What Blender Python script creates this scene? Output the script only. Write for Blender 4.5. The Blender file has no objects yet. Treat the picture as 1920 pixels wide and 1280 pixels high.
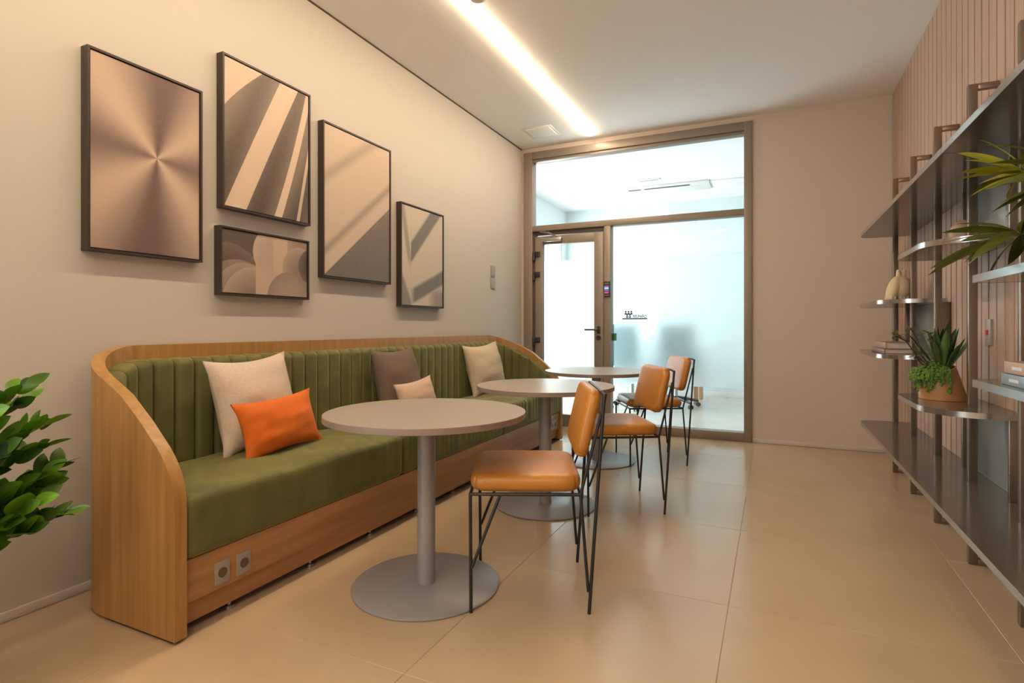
import bpy, bmesh, math, random
from mathutils import Vector, Matrix, Euler
random.seed(7)
R = math.radians
SC = bpy.context.scene
COL = SC.collection

# ------------------------------------------------------------------ camera
cam_d = bpy.data.cameras.new('camera')
cam = bpy.data.objects.new('camera', cam_d); COL.objects.link(cam)
cam_d.sensor_width = 36.0; cam_d.sensor_fit = 'HORIZONTAL'
cam_d.lens = 1042.0 / 1920.0 * 36.0
cam_d.shift_y = -27.0 / 1920.0
cam_d.clip_start = 0.05
cam.location = (0, 0, 1.10)
cam.rotation_euler = (R(90), 0, R(25.18))
SC.camera = cam

# ------------------------------------------------------------------ world, daylight, exposure
wd = bpy.data.worlds.new('world'); SC.world = wd; wd.use_nodes = True
wd.node_tree.nodes['Background'].inputs[0].default_value = (0.86, 0.95, 1.0, 1)
wd.node_tree.nodes['Background'].inputs[1].default_value = 2.0
SC.view_settings.view_transform = 'Standard'
SC.view_settings.look = 'None'
SC.view_settings.gamma = 1.0
SC.view_settings.use_curve_mapping = False
SC.view_settings.exposure = 0.58

def area_light(name, loc, rot, sx, sy, power, color):
    l = bpy.data.lights.new(name, 'AREA'); l.shape = 'RECTANGLE'
    l.size = sx; l.size_y = sy; l.energy = power; l.color = color
    o = bpy.data.objects.new(name, l); COL.objects.link(o)
    o.location = loc; o.rotation_euler = rot
    return o
# daylight entering the meeting room through its window on the left
area_light('daylight_window', (-3.40, 7.65, 1.35), (0, R(-90), 0), 2.5, 2.8, 105, (0.97, 0.985, 1.0))
# added cool fill from an unseen window in the left wall behind camera
area_light('added_rear_fill', (-2.66, -1.55, 1.45), (0, R(-90), 0), 2.3, 2.3, 65, (0.86, 0.94, 1.0))
STRIP = 92.0
REAR = 120.0          # emission of the short ceiling light and the added rear fill strips          # emission of the warm ceiling strips
STRIP_COL = (1.0, 0.765, 0.51, 1)

# ------------------------------------------------------------------ room numbers
XL, XR, YB, YF, H = -2.60, 0.955, 5.78, -3.0, 3.12
ML, MR, MB = -3.29, 1.15, 9.24

# ------------------------------------------------------------------ materials
def newmat(name):
    m = bpy.data.materials.new(name); m.use_nodes = True
    nt = m.node_tree
    return m, nt, nt.nodes['Principled BSDF']

def setp(b, **k):
    for n, v in k.items():
        b.inputs[n.replace('_', ' ')].default_value = v

def plain(name, col, rough=0.5, metal=0.0, noise=0.0, nscale=8.0, bump=0.0, bscale=120.0, **k):
    m, nt, b = newmat(name)
    b.inputs['Base Color'].default_value = (*col, 1)
    b.inputs['Roughness'].default_value = rough
    b.inputs['Metallic'].default_value = metal
    setp(b, **k)
    tc = nt.nodes.new('ShaderNodeTexCoord')
    if noise > 0:
        n = nt.nodes.new('ShaderNodeTexNoise'); n.inputs['Scale'].default_value = nscale
        n.inputs['Detail'].default_value = 5
        nt.links.new(tc.outputs['Object'], n.inputs['Vector'])
        r = nt.nodes.new('ShaderNodeValToRGB')
        r.color_ramp.elements[0].position = 0.3; r.color_ramp.elements[1].position = 0.7
        r.color_ramp.elements[0].color = (*[c * (1 - noise) for c in col], 1)
        r.color_ramp.elements[1].color = (*[min(1, c * (1 + noise)) for c in col], 1)
        nt.links.new(n.outputs['Fac'], r.inputs['Fac'])
        nt.links.new(r.outputs['Color'], b.inputs['Base Color'])
    if bump > 0:
        n2 = nt.nodes.new('ShaderNodeTexNoise'); n2.inputs['Scale'].default_value = bscale
        n2.inputs['Detail'].default_value = 3
        nt.links.new(tc.outputs['Object'], n2.inputs['Vector'])
        bp = nt.nodes.new('ShaderNodeBump'); bp.inputs['Strength'].default_value = bump
        bp.inputs['Distance'].default_value = 0.01
        nt.links.new(n2.outputs['Fac'], bp.inputs['Height'])
        nt.links.new(bp.outputs['Normal'], b.inputs['Normal'])
    return m

def wood(name, c1, c2, scl, rough=0.45, rnd=0.0, bump=0.05):
    m, nt, b = newmat(name)
    tc = nt.nodes.new('ShaderNodeTexCoord'); mp = nt.nodes.new('ShaderNodeMapping')
    mp.inputs['Scale'].default_value = scl
    nt.links.new(tc.outputs['Object'], mp.inputs['Vector'])
    vec = mp.outputs['Vector']
    if rnd > 0:
        oi = nt.nodes.new('ShaderNodeObjectInfo'); ad = nt.nodes.new('ShaderNodeVectorMath'); ad.operation = 'ADD'
        mu = nt.nodes.new('ShaderNodeMath'); mu.operation = 'MULTIPLY'; mu.inputs[1].default_value = 37.0
        nt.links.new(oi.outputs['Random'], mu.inputs[0])
        nt.links.new(vec, ad.inputs[0]); nt.links.new(mu.outputs[0], ad.inputs[1]); vec = ad.outputs[0]
    n = nt.nodes.new('ShaderNodeTexNoise'); n.inputs['Scale'].default_value = 1.0
    n.inputs['Detail'].default_value = 6; n.inputs['Roughness'].default_value = 0.6
    n.inputs['Distortion'].default_value = 0.3
    nt.links.new(vec, n.inputs['Vector'])
    r = nt.nodes.new('ShaderNodeValToRGB')
    r.color_ramp.elements[0].position = 0.32; r.color_ramp.elements[1].position = 0.68
    r.color_ramp.elements[0].color = (*c1, 1); r.color_ramp.elements[1].color = (*c2, 1)
    nt.links.new(n.outputs['Fac'], r.inputs['Fac'])
    nt.links.new(r.outputs['Color'], b.inputs['Base Color'])
    b.inputs['Roughness'].default_value = rough
    bp = nt.nodes.new('ShaderNodeBump'); bp.inputs['Strength'].default_value = bump; bp.inputs['Distance'].default_value = 0.004
    nt.links.new(n.outputs['Fac'], bp.inputs['Height']); nt.links.new(bp.outputs['Normal'], b.inputs['Normal'])
    return m

def emit(name, col, strength):
    m = bpy.data.materials.new(name); m.use_nodes = True
    nt = m.node_tree; nt.nodes.clear()
    o = nt.nodes.new('ShaderNodeOutputMaterial'); e = nt.nodes.new('ShaderNodeEmission')
    e.inputs[0].default_value = col; e.inputs[1].default_value = strength
    nt.links.new(e.outputs[0], o.inputs[0])
    return m

M = {}
M['wall'] = plain('wall_paint', (0.495, 0.465, 0.425), 0.85, bump=0.05, bscale=160)
M['wall_rear'] = plain('wall_paint_rear', (0.575, 0.49, 0.43), 0.85, bump=0.05, bscale=160)
M['ceiling'] = plain('ceiling_paint', (0.90, 0.90, 0.88), 0.9)
M['white'] = plain('white_paint', (0.75, 0.73, 0.70), 0.5)
M['skirting'] = plain('skirting_paint', (0.55, 0.51, 0.475), 0.6)
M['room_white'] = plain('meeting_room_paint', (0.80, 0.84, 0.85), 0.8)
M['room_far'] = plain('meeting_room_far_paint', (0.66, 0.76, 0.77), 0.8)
M['room_ceiling'] = plain('meeting_room_ceiling', (0.85, 0.86, 0.87), 0.85)
M['room_floor'] = plain('meeting_room_floor', (0.60, 0.58, 0.53), 0.25, noise=0.05, nscale=3)
M['grout'] = plain('grout', (0.36, 0.26, 0.18), 0.8)
M['groove'] = plain('slat_backing', (0.05, 0.025, 0.013), 0.8)
M['slat'] = wood('slat_wood', (0.375, 0.252, 0.185), (0.455, 0.315, 0.238), (6, 30, 1.2), 0.5, rnd=1, bump=0.02)
M['oak'] = wood('oak_veneer', (0.295, 0.152, 0.044), (0.41, 0.23, 0.078), (34, 34, 1.4), 0.42, bump=0.03)
M['oak_h'] = wood('oak_veneer_level', (0.29, 0.145, 0.058), (0.39, 0.21, 0.09), (30, 1.6, 30), 0.42, bump=0.03)
M['velvet'] = plain('olive_velvet', (0.112, 0.108, 0.030), 0.72, noise=0.22, nscale=6, bump=0.2, bscale=16,
                    Sheen_Weight=0.55, Sheen_Roughness=0.35)
M['velvet'].node_tree.nodes['Principled BSDF'].inputs['Sheen Tint'].default_value = (0.75, 0.72, 0.35, 1)
M['leather'] = plain('caramel_leather', (0.41, 0.165, 0.022), 0.38, noise=0.12, nscale=6, bump=0.06, bscale=220)
M['black'] = plain('black_metal', (0.018, 0.015, 0.013), 0.4, 0.3)
M['frame'] = plain('picture_frame_wood', (0.035, 0.022, 0.016), 0.45)
M['tabletop'] = plain('taupe_laminate', (0.335, 0.29, 0.245), 0.34, noise=0.02, nscale=30)
M['table_edge'] = plain('brown_shaded_edge_band', (0.235, 0.180, 0.150), 0.4)  # laminate edge, its tone darkened to carry the vertical rim's shade
M['tableleg'] = plain('grey_powder_coat', (0.285, 0.27, 0.275), 0.33, 0.15)
M['bronze'] = plain('bronze_aluminium', (0.255, 0.212, 0.17), 0.42, 0.2)
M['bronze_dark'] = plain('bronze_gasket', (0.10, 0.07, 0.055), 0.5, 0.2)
M['post'] = plain('champagne_metal', (0.25, 0.19, 0.14), 0.28, 0.75)
M['shelf'] = plain('taupe_gloss_lacquer', (0.10, 0.083, 0.066), 0.13)
M['edge'] = plain('polished_edge_metal', (0.42, 0.39, 0.36), 0.18, 0.85)
M['panel'] = plain('grey_gloss_panel', (0.30, 0.33, 0.33), 0.2)
M['steel'] = plain('satin_steel', (0.45, 0.44, 0.42), 0.3, 0.9)
M['plate'] = plain('grey_switch_plate', (0.33, 0.30, 0.26), 0.4)
M['plate_dark'] = plain('dark_socket', (0.12, 0.085, 0.06), 0.4)
M['dark_plastic'] = plain('dark_plastic', (0.02, 0.022, 0.025), 0.35)
M['teal'] = plain('teal_fabric', (0.045, 0.16, 0.20), 0.8)
M['cream'] = plain('cream_ceramic', (0.62, 0.49, 0.30), 0.45)
M['pebble'] = plain('brown_stone', (0.32, 0.21, 0.15), 0.45, noise=0.1, nscale=20)
M['terracotta'] = plain('terracotta_glaze', (0.36, 0.17, 0.055), 0.5)
M['soil'] = plain('soil', (0.03, 0.02, 0.012), 0.9)
M['zz'] = plain('zz_leaf_green', (0.13, 0.31, 0.018), 0.3, noise=0.35, nscale=9)
M['zz_dark'] = plain('zz_leaf_deep_green', (0.05, 0.14, 0.012), 0.32, noise=0.35, nscale=9)
M['stem'] = plain('green_stem', (0.11, 0.17, 0.03), 0.45)
M['agave'] = plain('agave_green', (0.085, 0.15, 0.035), 0.45, noise=0.3, nscale=20)
M['lime'] = plain('lime_leaf', (0.36, 0.34, 0.025), 0.45, noise=0.25, nscale=14)
M['lime_dark'] = plain('olive_leaf', (0.20, 0.22, 0.045), 0.45, noise=0.25, nscale=14)
M['pearl'] = plain('trailing_green', (0.10, 0.19, 0.02), 0.5, noise=0.4, nscale=60)
M['twig'] = plain('brown_twig', (0.06, 0.035, 0.02), 0.7)
M['linen'] = plain('natural_linen', (0.56, 0.46, 0.38), 0.9, noise=0.07, nscale=90, bump=0.25, bscale=30)
M['linen_far'] = plain('oatmeal_linen', (0.50, 0.42, 0.31), 0.9, noise=0.07, nscale=90, bump=0.25, bscale=30)
M['orange'] = plain('orange_velvet', (0.60, 0.125, 0.002), 0.8, noise=0.15, nscale=7, Sheen_Weight=0.03, bump=0.06, bscale=30)
M['taupe_cloth'] = plain('charcoal_taupe_cloth', (0.135, 0.095, 0.075), 0.9, noise=0.07, nscale=90, bump=0.2, bscale=30)
M['blush'] = plain('blush_linen', (0.55, 0.40, 0.30), 0.9, noise=0.05, nscale=90, bump=0.2, bscale=30)
M['red'] = plain('red_plastic', (0.60, 0.01, 0.01), 0.4)
M['green_clip'] = plain('green_clip', (0.03, 0.20, 0.08), 0.4)
M['ink'] = plain('black_vinyl', (0.03, 0.035, 0.035), 0.5)
M['book_pink'] = plain('dusty_pink_cover', (0.33, 0.20, 0.17), 0.5)
M['book_mauve'] = plain('mauve_cover', (0.26, 0.15, 0.13), 0.5)
M['book_tan'] = plain('tan_cover', (0.42, 0.28, 0.20), 0.5)
M['book_blue'] = plain('slate_blue_cover', (0.20, 0.25, 0.29), 0.4)
M['paper'] = plain('book_pages', (0.55, 0.47, 0.38), 0.9)
M['tag_light'] = plain('pale_print', (0.55, 0.58, 0.58), 0.6)
M['wood_leg'] = wood('table_wood', (0.42, 0.24, 0.11), (0.52, 0.32, 0.16), (30, 30, 2))
M['strip'] = emit('warm_strip_light', STRIP_COL, STRIP)
M['strip_rear'] = emit('warm_strip_light_rear', STRIP_COL, REAR)
M['screen_blue'] = emit('reader_screen_blue', (0.20, 0.25, 0.75, 1), 0.6)
M['screen_white'] = emit('reader_screen_white', (0.8, 0.8, 1.0, 1), 0.9)
M['screen_red'] = emit('reader_screen_red', (0.75, 0.10, 0.16, 1), 0.7)

def make_tile():
    m, nt, b = newmat('porcelain_tile')
    tc = nt.nodes.new('ShaderNodeTexCoord'); oi = nt.nodes.new('ShaderNodeObjectInfo')
    n = nt.nodes.new('ShaderNodeTexNoise'); n.inputs['Scale'].default_value = 2.6; n.inputs['Detail'].default_value = 3
    mu = nt.nodes.new('ShaderNodeMath'); mu.operation = 'MULTIPLY'; mu.inputs[1].default_value = 40
    nt.links.new(oi.outputs['Random'], mu.inputs[0])
    va = nt.nodes.new('ShaderNodeVectorMath'); va.operation = 'ADD'
    nt.links.new(tc.outputs['Object'], va.inputs[0]); nt.links.new(mu.outputs[0], va.inputs[1])
    nt.links.new(va.outputs[0], n.inputs['Vector'])
    r = nt.nodes.new('ShaderNodeValToRGB')
    r.color_ramp.elements[0].position = 0.3; r.color_ramp.elements[1].position = 0.72
    r.color_ramp.elements[0].color = (0.425, 0.312, 0.200, 1); r.color_ramp.elements[1].color = (0.465, 0.348, 0.226, 1)
    nt.links.new(n.outputs['Fac'], r.inputs['Fac']); nt.links.new(r.outputs['Color'], b.inputs['Base Color'])
    b.inputs['Roughness'].default_value = 0.22
    return m
M['tile'] = make_tile()

def make_glass():
    m = bpy.data.materials.new('clear_glass'); m.use_nodes = True
    nt = m.node_tree; nt.nodes.clear()
    o = nt.nodes.new('ShaderNodeOutputMaterial'); t = nt.nodes.new('ShaderNodeBsdfTransparent')
    g = nt.nodes.new('ShaderNodeBsdfGlossy'); f = nt.nodes.new('ShaderNodeFresnel'); mx = nt.nodes.new('ShaderNodeMixShader')
    t.inputs[0].default_value = (0.965, 0.985, 0.985, 1); g.inputs['Roughness'].default_value = 0.01
    # same reflectance on entering and leaving the pane (thin sheet, no bending)
    ge = nt.nodes.new('ShaderNodeNewGeometry'); mr = nt.nodes.new('ShaderNodeMapRange')
    mr.inputs['To Min'].default_value = 1.45; mr.inputs['To Max'].default_value = 1 / 1.45
    nt.links.new(ge.outputs['Backfacing'], mr.inputs['Value']); nt.links.new(mr.outputs['Result'], f.inputs['IOR'])
    nt.links.new(f.outputs[0], mx.inputs[0]); nt.links.new(t.outputs[0], mx.inputs[1]); nt.links.new(g.outputs[0], mx.inputs[2])
    nt.links.new(mx.outputs[0], o.inputs[0])
    return m
M['glass'] = make_glass()

def make_frost():
    m = bpy.data.materials.new('frosted_film'); m.use_nodes = True
    nt = m.node_tree; nt.nodes.clear()
    o = nt.nodes.new('ShaderNodeOutputMaterial'); a = nt.nodes.new('ShaderNodeBsdfRefraction')
    b = nt.nodes.new('ShaderNodeBsdfTranslucent'); mx = nt.nodes.new('ShaderNodeMixShader')
    a.inputs['Roughness'].default_value = 0.33; a.inputs['IOR'].default_value = 1.35
    a.inputs['Color'].default_value = (0.94, 0.975, 0.98, 1); b.inputs['Color'].default_value = (0.92, 0.96, 0.97, 1)
    mx.inputs[0].default_value = 0.15
    nt.links.new(a.outputs[0], mx.inputs[1]); nt.links.new(b.outputs[0], mx.inputs[2]); nt.links.new(mx.outputs[0], o.inputs[0])
    return m
M['frost'] = make_frost()

# ------------------------------------------------------------------ mesh helpers
def tag(o, label=None, cat=None, group=None, kind=None):
    if label: o['label'] = label
    if cat: o['category'] = cat
    if group: o['group'] = group
    if kind: o['kind'] = kind
    return o

def root(name, loc, label=None, cat=None, group=None, rotz=0, kind=None):
    o = bpy.data.objects.new(name, None); COL.objects.link(o)
    o.empty_display_size = 0.1
    o.location = loc; o.rotation_euler = (0, 0, rotz)
    return tag(o, label, cat, group, kind)

def worldloc(o):
    v = Vector((0, 0, 0))
    while o is not None:
        v += o.location; o = o.parent
    return v

def finish(bm, angle=35, smooth=True):
    bmesh.ops.recalc_face_normals(bm, faces=bm.faces)
    lim = R(angle)
    for f in bm.faces: f.smooth = smooth
    if smooth:
        for e in bm.edges:
            if len(e.link_faces) == 2:
                e.smooth = e.calc_face_angle(0) < lim
            else:
                e.smooth = False

def obj(name, bm, mat, parent=None, world=False, angle=35, smooth=True, loc=None, rot=None):
    """one mesh object; with world=True the verts are world coordinates and are moved to the parent's frame"""
    if isinstance(bm, bmesh.types.BMesh):
        finish(bm, angle, smooth)
        if world and parent is not None:
            off = worldloc(parent)
            bmesh.ops.translate(bm, verts=bm.verts, vec=-off)
        me = bpy.data.meshes.new(name); bm.to_mesh(me); bm.free()
        me.materials.append(mat)
    else:
        me = bm
    o = bpy.data.objects.new(name, me); COL.objects.link(o)
    if parent is not None: o.parent = parent
    if loc is not None: o.location = loc
    if rot is not None: o.rotation_euler = rot
    return o

def B(): return bmesh.new()

def box(bm, x0, x1, y0, y1, z0, z1):
    v = [bm.verts.new(p) for p in ((x0,y0,z0),(x1,y0,z0),(x1,y1,z0),(x0,y1,z0),(x0,y0,z1),(x1,y0,z1),(x1,y1,z1),(x0,y1,z1))]
    for q in ((0,3,2,1),(4,5,6,7),(0,1,5,4),(1,2,6,5),(2,3,7,6),(3,0,4,7)):
        bm.faces.new([v[i] for i in q])
    return bm

def bbox(x0, x1, y0, y1, z0, z1, bev=0.002, seg=2):
    bm = B(); box(bm, x0, x1, y0, y1, z0, z1)
    if bev > 0:
        bmesh.ops.bevel(bm, geom=list(bm.edges), offset=bev, segments=seg, profile=0.5, affect='EDGES')
    return bm

def add_bbox(bm, *a, bev=0.002, seg=2):
    t = bbox(*a, bev=bev, seg=seg); merge(bm, t); return bm

def merge(bm, other, mat=None):
    vm = {}
    for v in other.verts: vm[v] = bm.verts.new(mat @ v.co if mat else v.co)
    for f in other.faces: bm.faces.new([vm[v] for v in f.verts])
    other.free(); return bm

def rod(bm, pts, r, seg=8, caps=True, radii=None):
    pts = [Vector(p) for p in pts]; n = len(pts); rings = []
    prev = None
    for i, p in enumerate(pts):
        if i == 0: t = pts[1] - pts[0]
        elif i == n - 1: t = pts[-1] - pts[-2]
        else: t = (pts[i+1] - p).normalized() + (p - pts[i-1]).normalized()
        t.normalize()
        if prev is None:
            a = Vector((0, 0, 1)) if abs(t.z) < 0.9 else Vector((1, 0, 0))
            u = t.cross(a).normalized()
        else:
            u = (prev - t * prev.dot(t)).normalized()
        prev = u; w = t.cross(u)
        rr = radii[i] if radii else r
        k = 1.0
        if 0 < i < n - 1:
            c = (pts[i+1] - p).normalized().dot((p - pts[i-1]).normalized())
            k = 1.0 / max(0.5, math.sqrt(max(0.05, (1 + c) / 2)))
            k = min(k, 1.3)
        rings.append([bm.verts.new(p + (u * math.cos(2*math.pi*j/seg) + w * math.sin(2*math.pi*j/seg)) * rr * k) for j in range(seg)])
    for a, b in zip(rings, rings[1:]):
        for j in range(seg):
            bm.faces.new((a[j], a[(j+1) % seg], b[(j+1) % seg], b[j]))
    if caps:
        bm.faces.new(rings[0]); bm.faces.new(rings[-1])
    return bm

def lathe(bm, prof, cx=0, cy=0, seg=48):
    rings = []
    for r, z in prof:
        if r < 1e-6: rings.append([bm.verts.new((cx, cy, z))])
        else: rings.append([bm.verts.new((cx + r*math.cos(2*math.pi*j/seg), cy + r*math.sin(2*math.pi*j/seg), z)) for j in range(seg)])
    for a, b in zip(rings, rings[1:]):
        for j in range(seg):
            j2 = (j + 1) % seg
            if len(a) == 1: bm.faces.new((a[0], b[j], b[j2]))
            elif len(b) == 1: bm.faces.new((a[j], a[j2], b[0]))
            else: bm.faces.new((a[j], a[j2], b[j2], b[j]))
    return bm

def prism(bm, pts, z0, z1):
    lo = [bm.verts.new((x, y, z0)) for x, y in pts]; hi = [bm.verts.new((x, y, z1)) for x, y in pts]
    n = len(pts)
    bm.faces.new(lo); bm.faces.new(hi)
    for i in range(n): bm.faces.new((lo[i], lo[(i+1) % n], hi[(i+1) % n], hi[i]))
    return bm

def soft_box(lx, ly, lz, r, n=8, dome=0.0, warp=None):
    """rounded box centred on the origin, top and bottom domed"""
    h = (lx/2, ly/2, lz/2)
    def samples(hh, n):
        rr = min(r, hh * 0.98); s = [-hh, -hh + rr*0.28, -hh + rr*0.6, -hh + rr]
        m = [(-hh + rr) + (2*hh - 2*rr) * i / n for i in range(1, n)]
        return s + m + [hh - rr, hh - rr*0.6, hh - rr*0.28, hh]
    nn = n if isinstance(n, tuple) else (n, n, n)
    S = [samples(x, k) for x, k in zip(h, nn)]
    bm = B()
    for ax in range(3):
        a, b = [i for i in range(3) if i != ax]
        for sg in (-1, 1):
            grid = []
            for p in S[a]:
                row = []
                for q in S[b]:
                    co = [0, 0, 0]; co[ax] = sg * h[ax]; co[a] = p; co[b] = q
                    row.append(bm.verts.new(co))
                grid.append(row)
            for i in range(len(grid) - 1):
                for j in range(len(grid[0]) - 1):
                    bm.faces.new((grid[i][j], grid[i+1][j], grid[i+1][j+1], grid[i][j+1]))
    bmesh.ops.remove_doubles(bm, verts=bm.verts, dist=1e-6)
    for v in bm.verts:
        q = Vector([max(-h[i] + min(r, h[i]*0.98), min(h[i] - min(r, h[i]*0.98), v.co[i])) for i in range(3)])
        d = v.co - q
        rr = max(abs(d.x), abs(d.y), abs(d.z))
        if d.length > 1e-9: v.co = q + d.normalized() * rr
        if dome:
            k = max(0, 1 - (v.co.x / h[0])**2) * max(0, 1 - (v.co.y / h[1])**2)
            v.co.z += dome * k * (1 if v.co.z > 0 else -0.3)
        if warp: v.co = warp(v.co)
    return bm

def round_outline(ia, ib, ha, hb, rad):
    def f(c):
        c = c.copy(); a, b = c[ia], c[ib]
        qa = max(-ha + rad, min(ha - rad, a)); qb = max(-hb + rad, min(hb - rad, b))
        da, db = a - qa, b - qb; l = math.hypot(da, db)
        if abs(da) > 1e-9 and abs(db) > 1e-9:
            k = max(abs(da), abs(db)) / l; c[ia] = qa + da*k; c[ib] = qb + db*k
        return c
    return f

def copyobj(o, parent=None):
    c = o.copy(); COL.objects.link(c); c.parent = parent
    return c

def copy_tree(o):
    c = copyobj(o)
    for ch in list(o.children):
        d = copyobj(ch, c)
        for g in list(ch.children): copyobj(g, d)
    return c

def struct(name, bm, mat, parent=None, label=None, cat=None, **k):
    o = obj(name, bm, mat, parent, **k)
    if parent is None: o['kind'] = 'structure'
    if label: o['label'] = label
    if cat: o['category'] = cat
    return o

# ------------------------------------------------------------------ room shell
floor = struct('floor', box(B(), XL - 0.1, XR + 0.1, YF - 0.1, YB + 0.02, -0.06, -0.0015), M['grout'],
               label='large beige porcelain tile floor', cat='floor', smooth=False)
xs = [XL, -1.96, -1.06, -0.16, 0.74, XR]
ys = [YF, -2.15, -1.25, -0.35, 0.55, 1.45, 2.35, 3.25, 4.15, 5.05, YB + 0.0]
G = 0.0011
tile_cache = {}
for i in range(len(xs) - 1):
    for j in range(len(ys) - 1):
        w, d = xs[i+1] - xs[i] - 2*G, ys[j+1] - ys[j] - 2*G
        key = (round(w, 4), round(d, 4))
        c = ((xs[i] + xs[i+1]) / 2, (ys[j] + ys[j+1]) / 2, 0)
        if key not in tile_cache:
            o = obj('tile', bbox(-w/2, w/2, -d/2, d/2, -0.02, 0, bev=0.0012, seg=1), M['tile'], floor, smooth=False)
            tile_cache[key] = o.data
        else:
            o = obj('tile', tile_cache[key], None, floor)
        o.location = c

bm = B(); box(bm, XL - 0.12, XL, YF - 0.1, -2.7, 0, H); box(bm, XL - 0.12, XL, -0.4, YB, 0, H); box(bm, XL - 0.12, XL, -2.7, -0.4, 0, 0.3); box(bm, XL - 0.12, XL, -2.7, -0.4, 2.6, H)
struct('wall_left', bm, M['wall'], label='off white painted wall behind the green banquette', cat='wall', smooth=False)
bm = B(); box(bm, XL - 0.12, -2.56, YB, YB + 0.14, 0, H); box(bm, -0.184, XR + 0.12, YB, YB + 0.14, 0, H); box(bm, -2.56, -0.184, YB, YB + 0.14, 3.067, H)
struct('wall_back', bm, M['wall_rear'], label='pinkish beige end wall beside the glass front', cat='wall', smooth=False)
struct('wall_front', box(B(), XL - 0.1, XR + 0.1, YF - 0.12, YF, 0, H), M['wall'], label='plain wall closing the lounge behind the camera', cat='wall', smooth=False)
struct('ceiling', box(B(), XL - 0.1, XR + 0.1, YF - 0.1, YB + 0.14, H, H + 0.1), M['ceiling'], label='smooth pale painted ceiling with a linear light', cat='ceiling', smooth=False)
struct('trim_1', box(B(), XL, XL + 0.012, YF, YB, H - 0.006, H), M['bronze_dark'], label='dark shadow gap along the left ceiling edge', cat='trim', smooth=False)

# slatted wall on the right: dark backing with separate boards
wr = struct('wall_right', box(B(), XR, XR + 0.12, YF - 0.1, YB, 0, H), M['groove'], label='vertical wooden board wall with thin dark grooves', cat='wall', smooth=False)
PITCH = 0.104
slat_me = None
y = YB - 0.004
while y - PITCH > YF:
    c = y - PITCH / 2
    if slat_me is None:
        s = obj('slat', bbox(-0.020, 0, -PITCH/2 + 0.0075, PITCH/2 - 0.0075, 0.0, H - 0.002, bev=0.0015, seg=1), M['slat'], wr, smooth=False)
        slat_me = s.data
    else:
        s = obj('slat', slat_me, None, wr)
    s.location = (XR, c, 0.001)
    y -= PITCH

def baseboard(name, x0, x1, y0, y1, label):
    struct(name, bbox(x0, x1, y0, y1, 0.001, 0.038, bev=0.003), M['skirting'], label=label, cat='baseboard')
w2 = root('window_2', (XL, -1.55, 0.3), 'added bronze framed window for fill light behind the camera', 'window', kind='structure')  # unseen window, added as an opening for the rear fill
for a in ((-1.15, -1.10, 0.0, 2.3), (1.10, 1.15, 0.0, 2.3), (-0.025, 0.025, 0.0, 2.3)):
    obj('frame_stile', bbox(-0.055, -0.01, a[0], a[1], a[2], a[3], bev=0.002), M['bronze'], w2)
for a in ((0.0, 0.05), (2.25, 2.3)):
    obj('frame_rail', bbox(-0.055, -0.01, -1.10, 1.10, a[0], a[1], bev=0.002), M['bronze'], w2)
for a in ((-1.10, -0.025), (0.025, 1.10)):
    obj('glass_pane', box(B(), -0.036, -0.030, a[0], a[1], 0.05, 2.25), M['glass'], w2, smooth=False)
baseboard('baseboard_left', XL, XL + 0.014, YF, YB, 'white skirting board along the left wall')
baseboard('baseboard_back', -0.18, XR - 0.018, YB - 0.014, YB, 'white skirting board under the end wall')

# meeting room behind the glass
struct('floor_meeting', box(B(), ML, MR, YB + 0.02, MB, -0.06, 0.0), M['room_floor'], label='pale glossy meeting room floor', cat='floor', smooth=False)
struct('ceiling_meeting', box(B(), ML - 0.1, MR + 0.1, YB + 0.14, MB + 0.1, H, H + 0.1), M['room_ceiling'], label='white ceiling of the meeting room', cat='ceiling', smooth=False)
bm = B(); box(bm, ML - 0.1, ML, YB + 0.02, 6.25, 0, H); box(bm, ML - 0.1, ML, 9.05, MB, 0, H); box(bm, ML - 0.1, ML, 6.25, 9.05, 0, 0.1); box(bm, ML - 0.1, ML, 6.25, 9.05, 2.6, H)
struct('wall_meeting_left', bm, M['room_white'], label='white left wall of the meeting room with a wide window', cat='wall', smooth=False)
w3 = root('window_3', (ML, 7.65, 0.1), 'bright daylight window on the left of the meeting room', 'window', kind='structure')
for a in ((-1.40, -1.36), (1.36, 1.40)):
    obj('frame_stile', bbox(-0.07, -0.02, a[0], a[1], 0.0, 2.5, bev=0.002), M['white'], w3)
for a in ((0.0, 0.04), (2.46, 2.5)):
    obj('frame_rail', bbox(-0.07, -0.02, -1.36, 1.36, a[0], a[1], bev=0.002), M['white'], w3)
obj('glass_pane', box(B(), -0.048, -0.042, -1.36, 1.36, 0.04, 2.46), M['glass'], w3, smooth=False)
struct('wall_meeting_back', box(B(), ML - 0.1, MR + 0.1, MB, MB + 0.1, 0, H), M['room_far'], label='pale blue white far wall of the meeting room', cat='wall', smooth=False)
struct('wall_meeting_right', box(B(), MR, MR + 0.1, YB + 0.14, MB, 0, H), M['room_white'], label='white right wall of the meeting room', cat='wall', smooth=False)
struct('baseboard_meeting', bbox(ML, MR, MB - 0.015, MB, 0.0, 0.085, bev=0.002), M['white'], label='white skirting board along the meeting room far wall', cat='baseboard')

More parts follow.
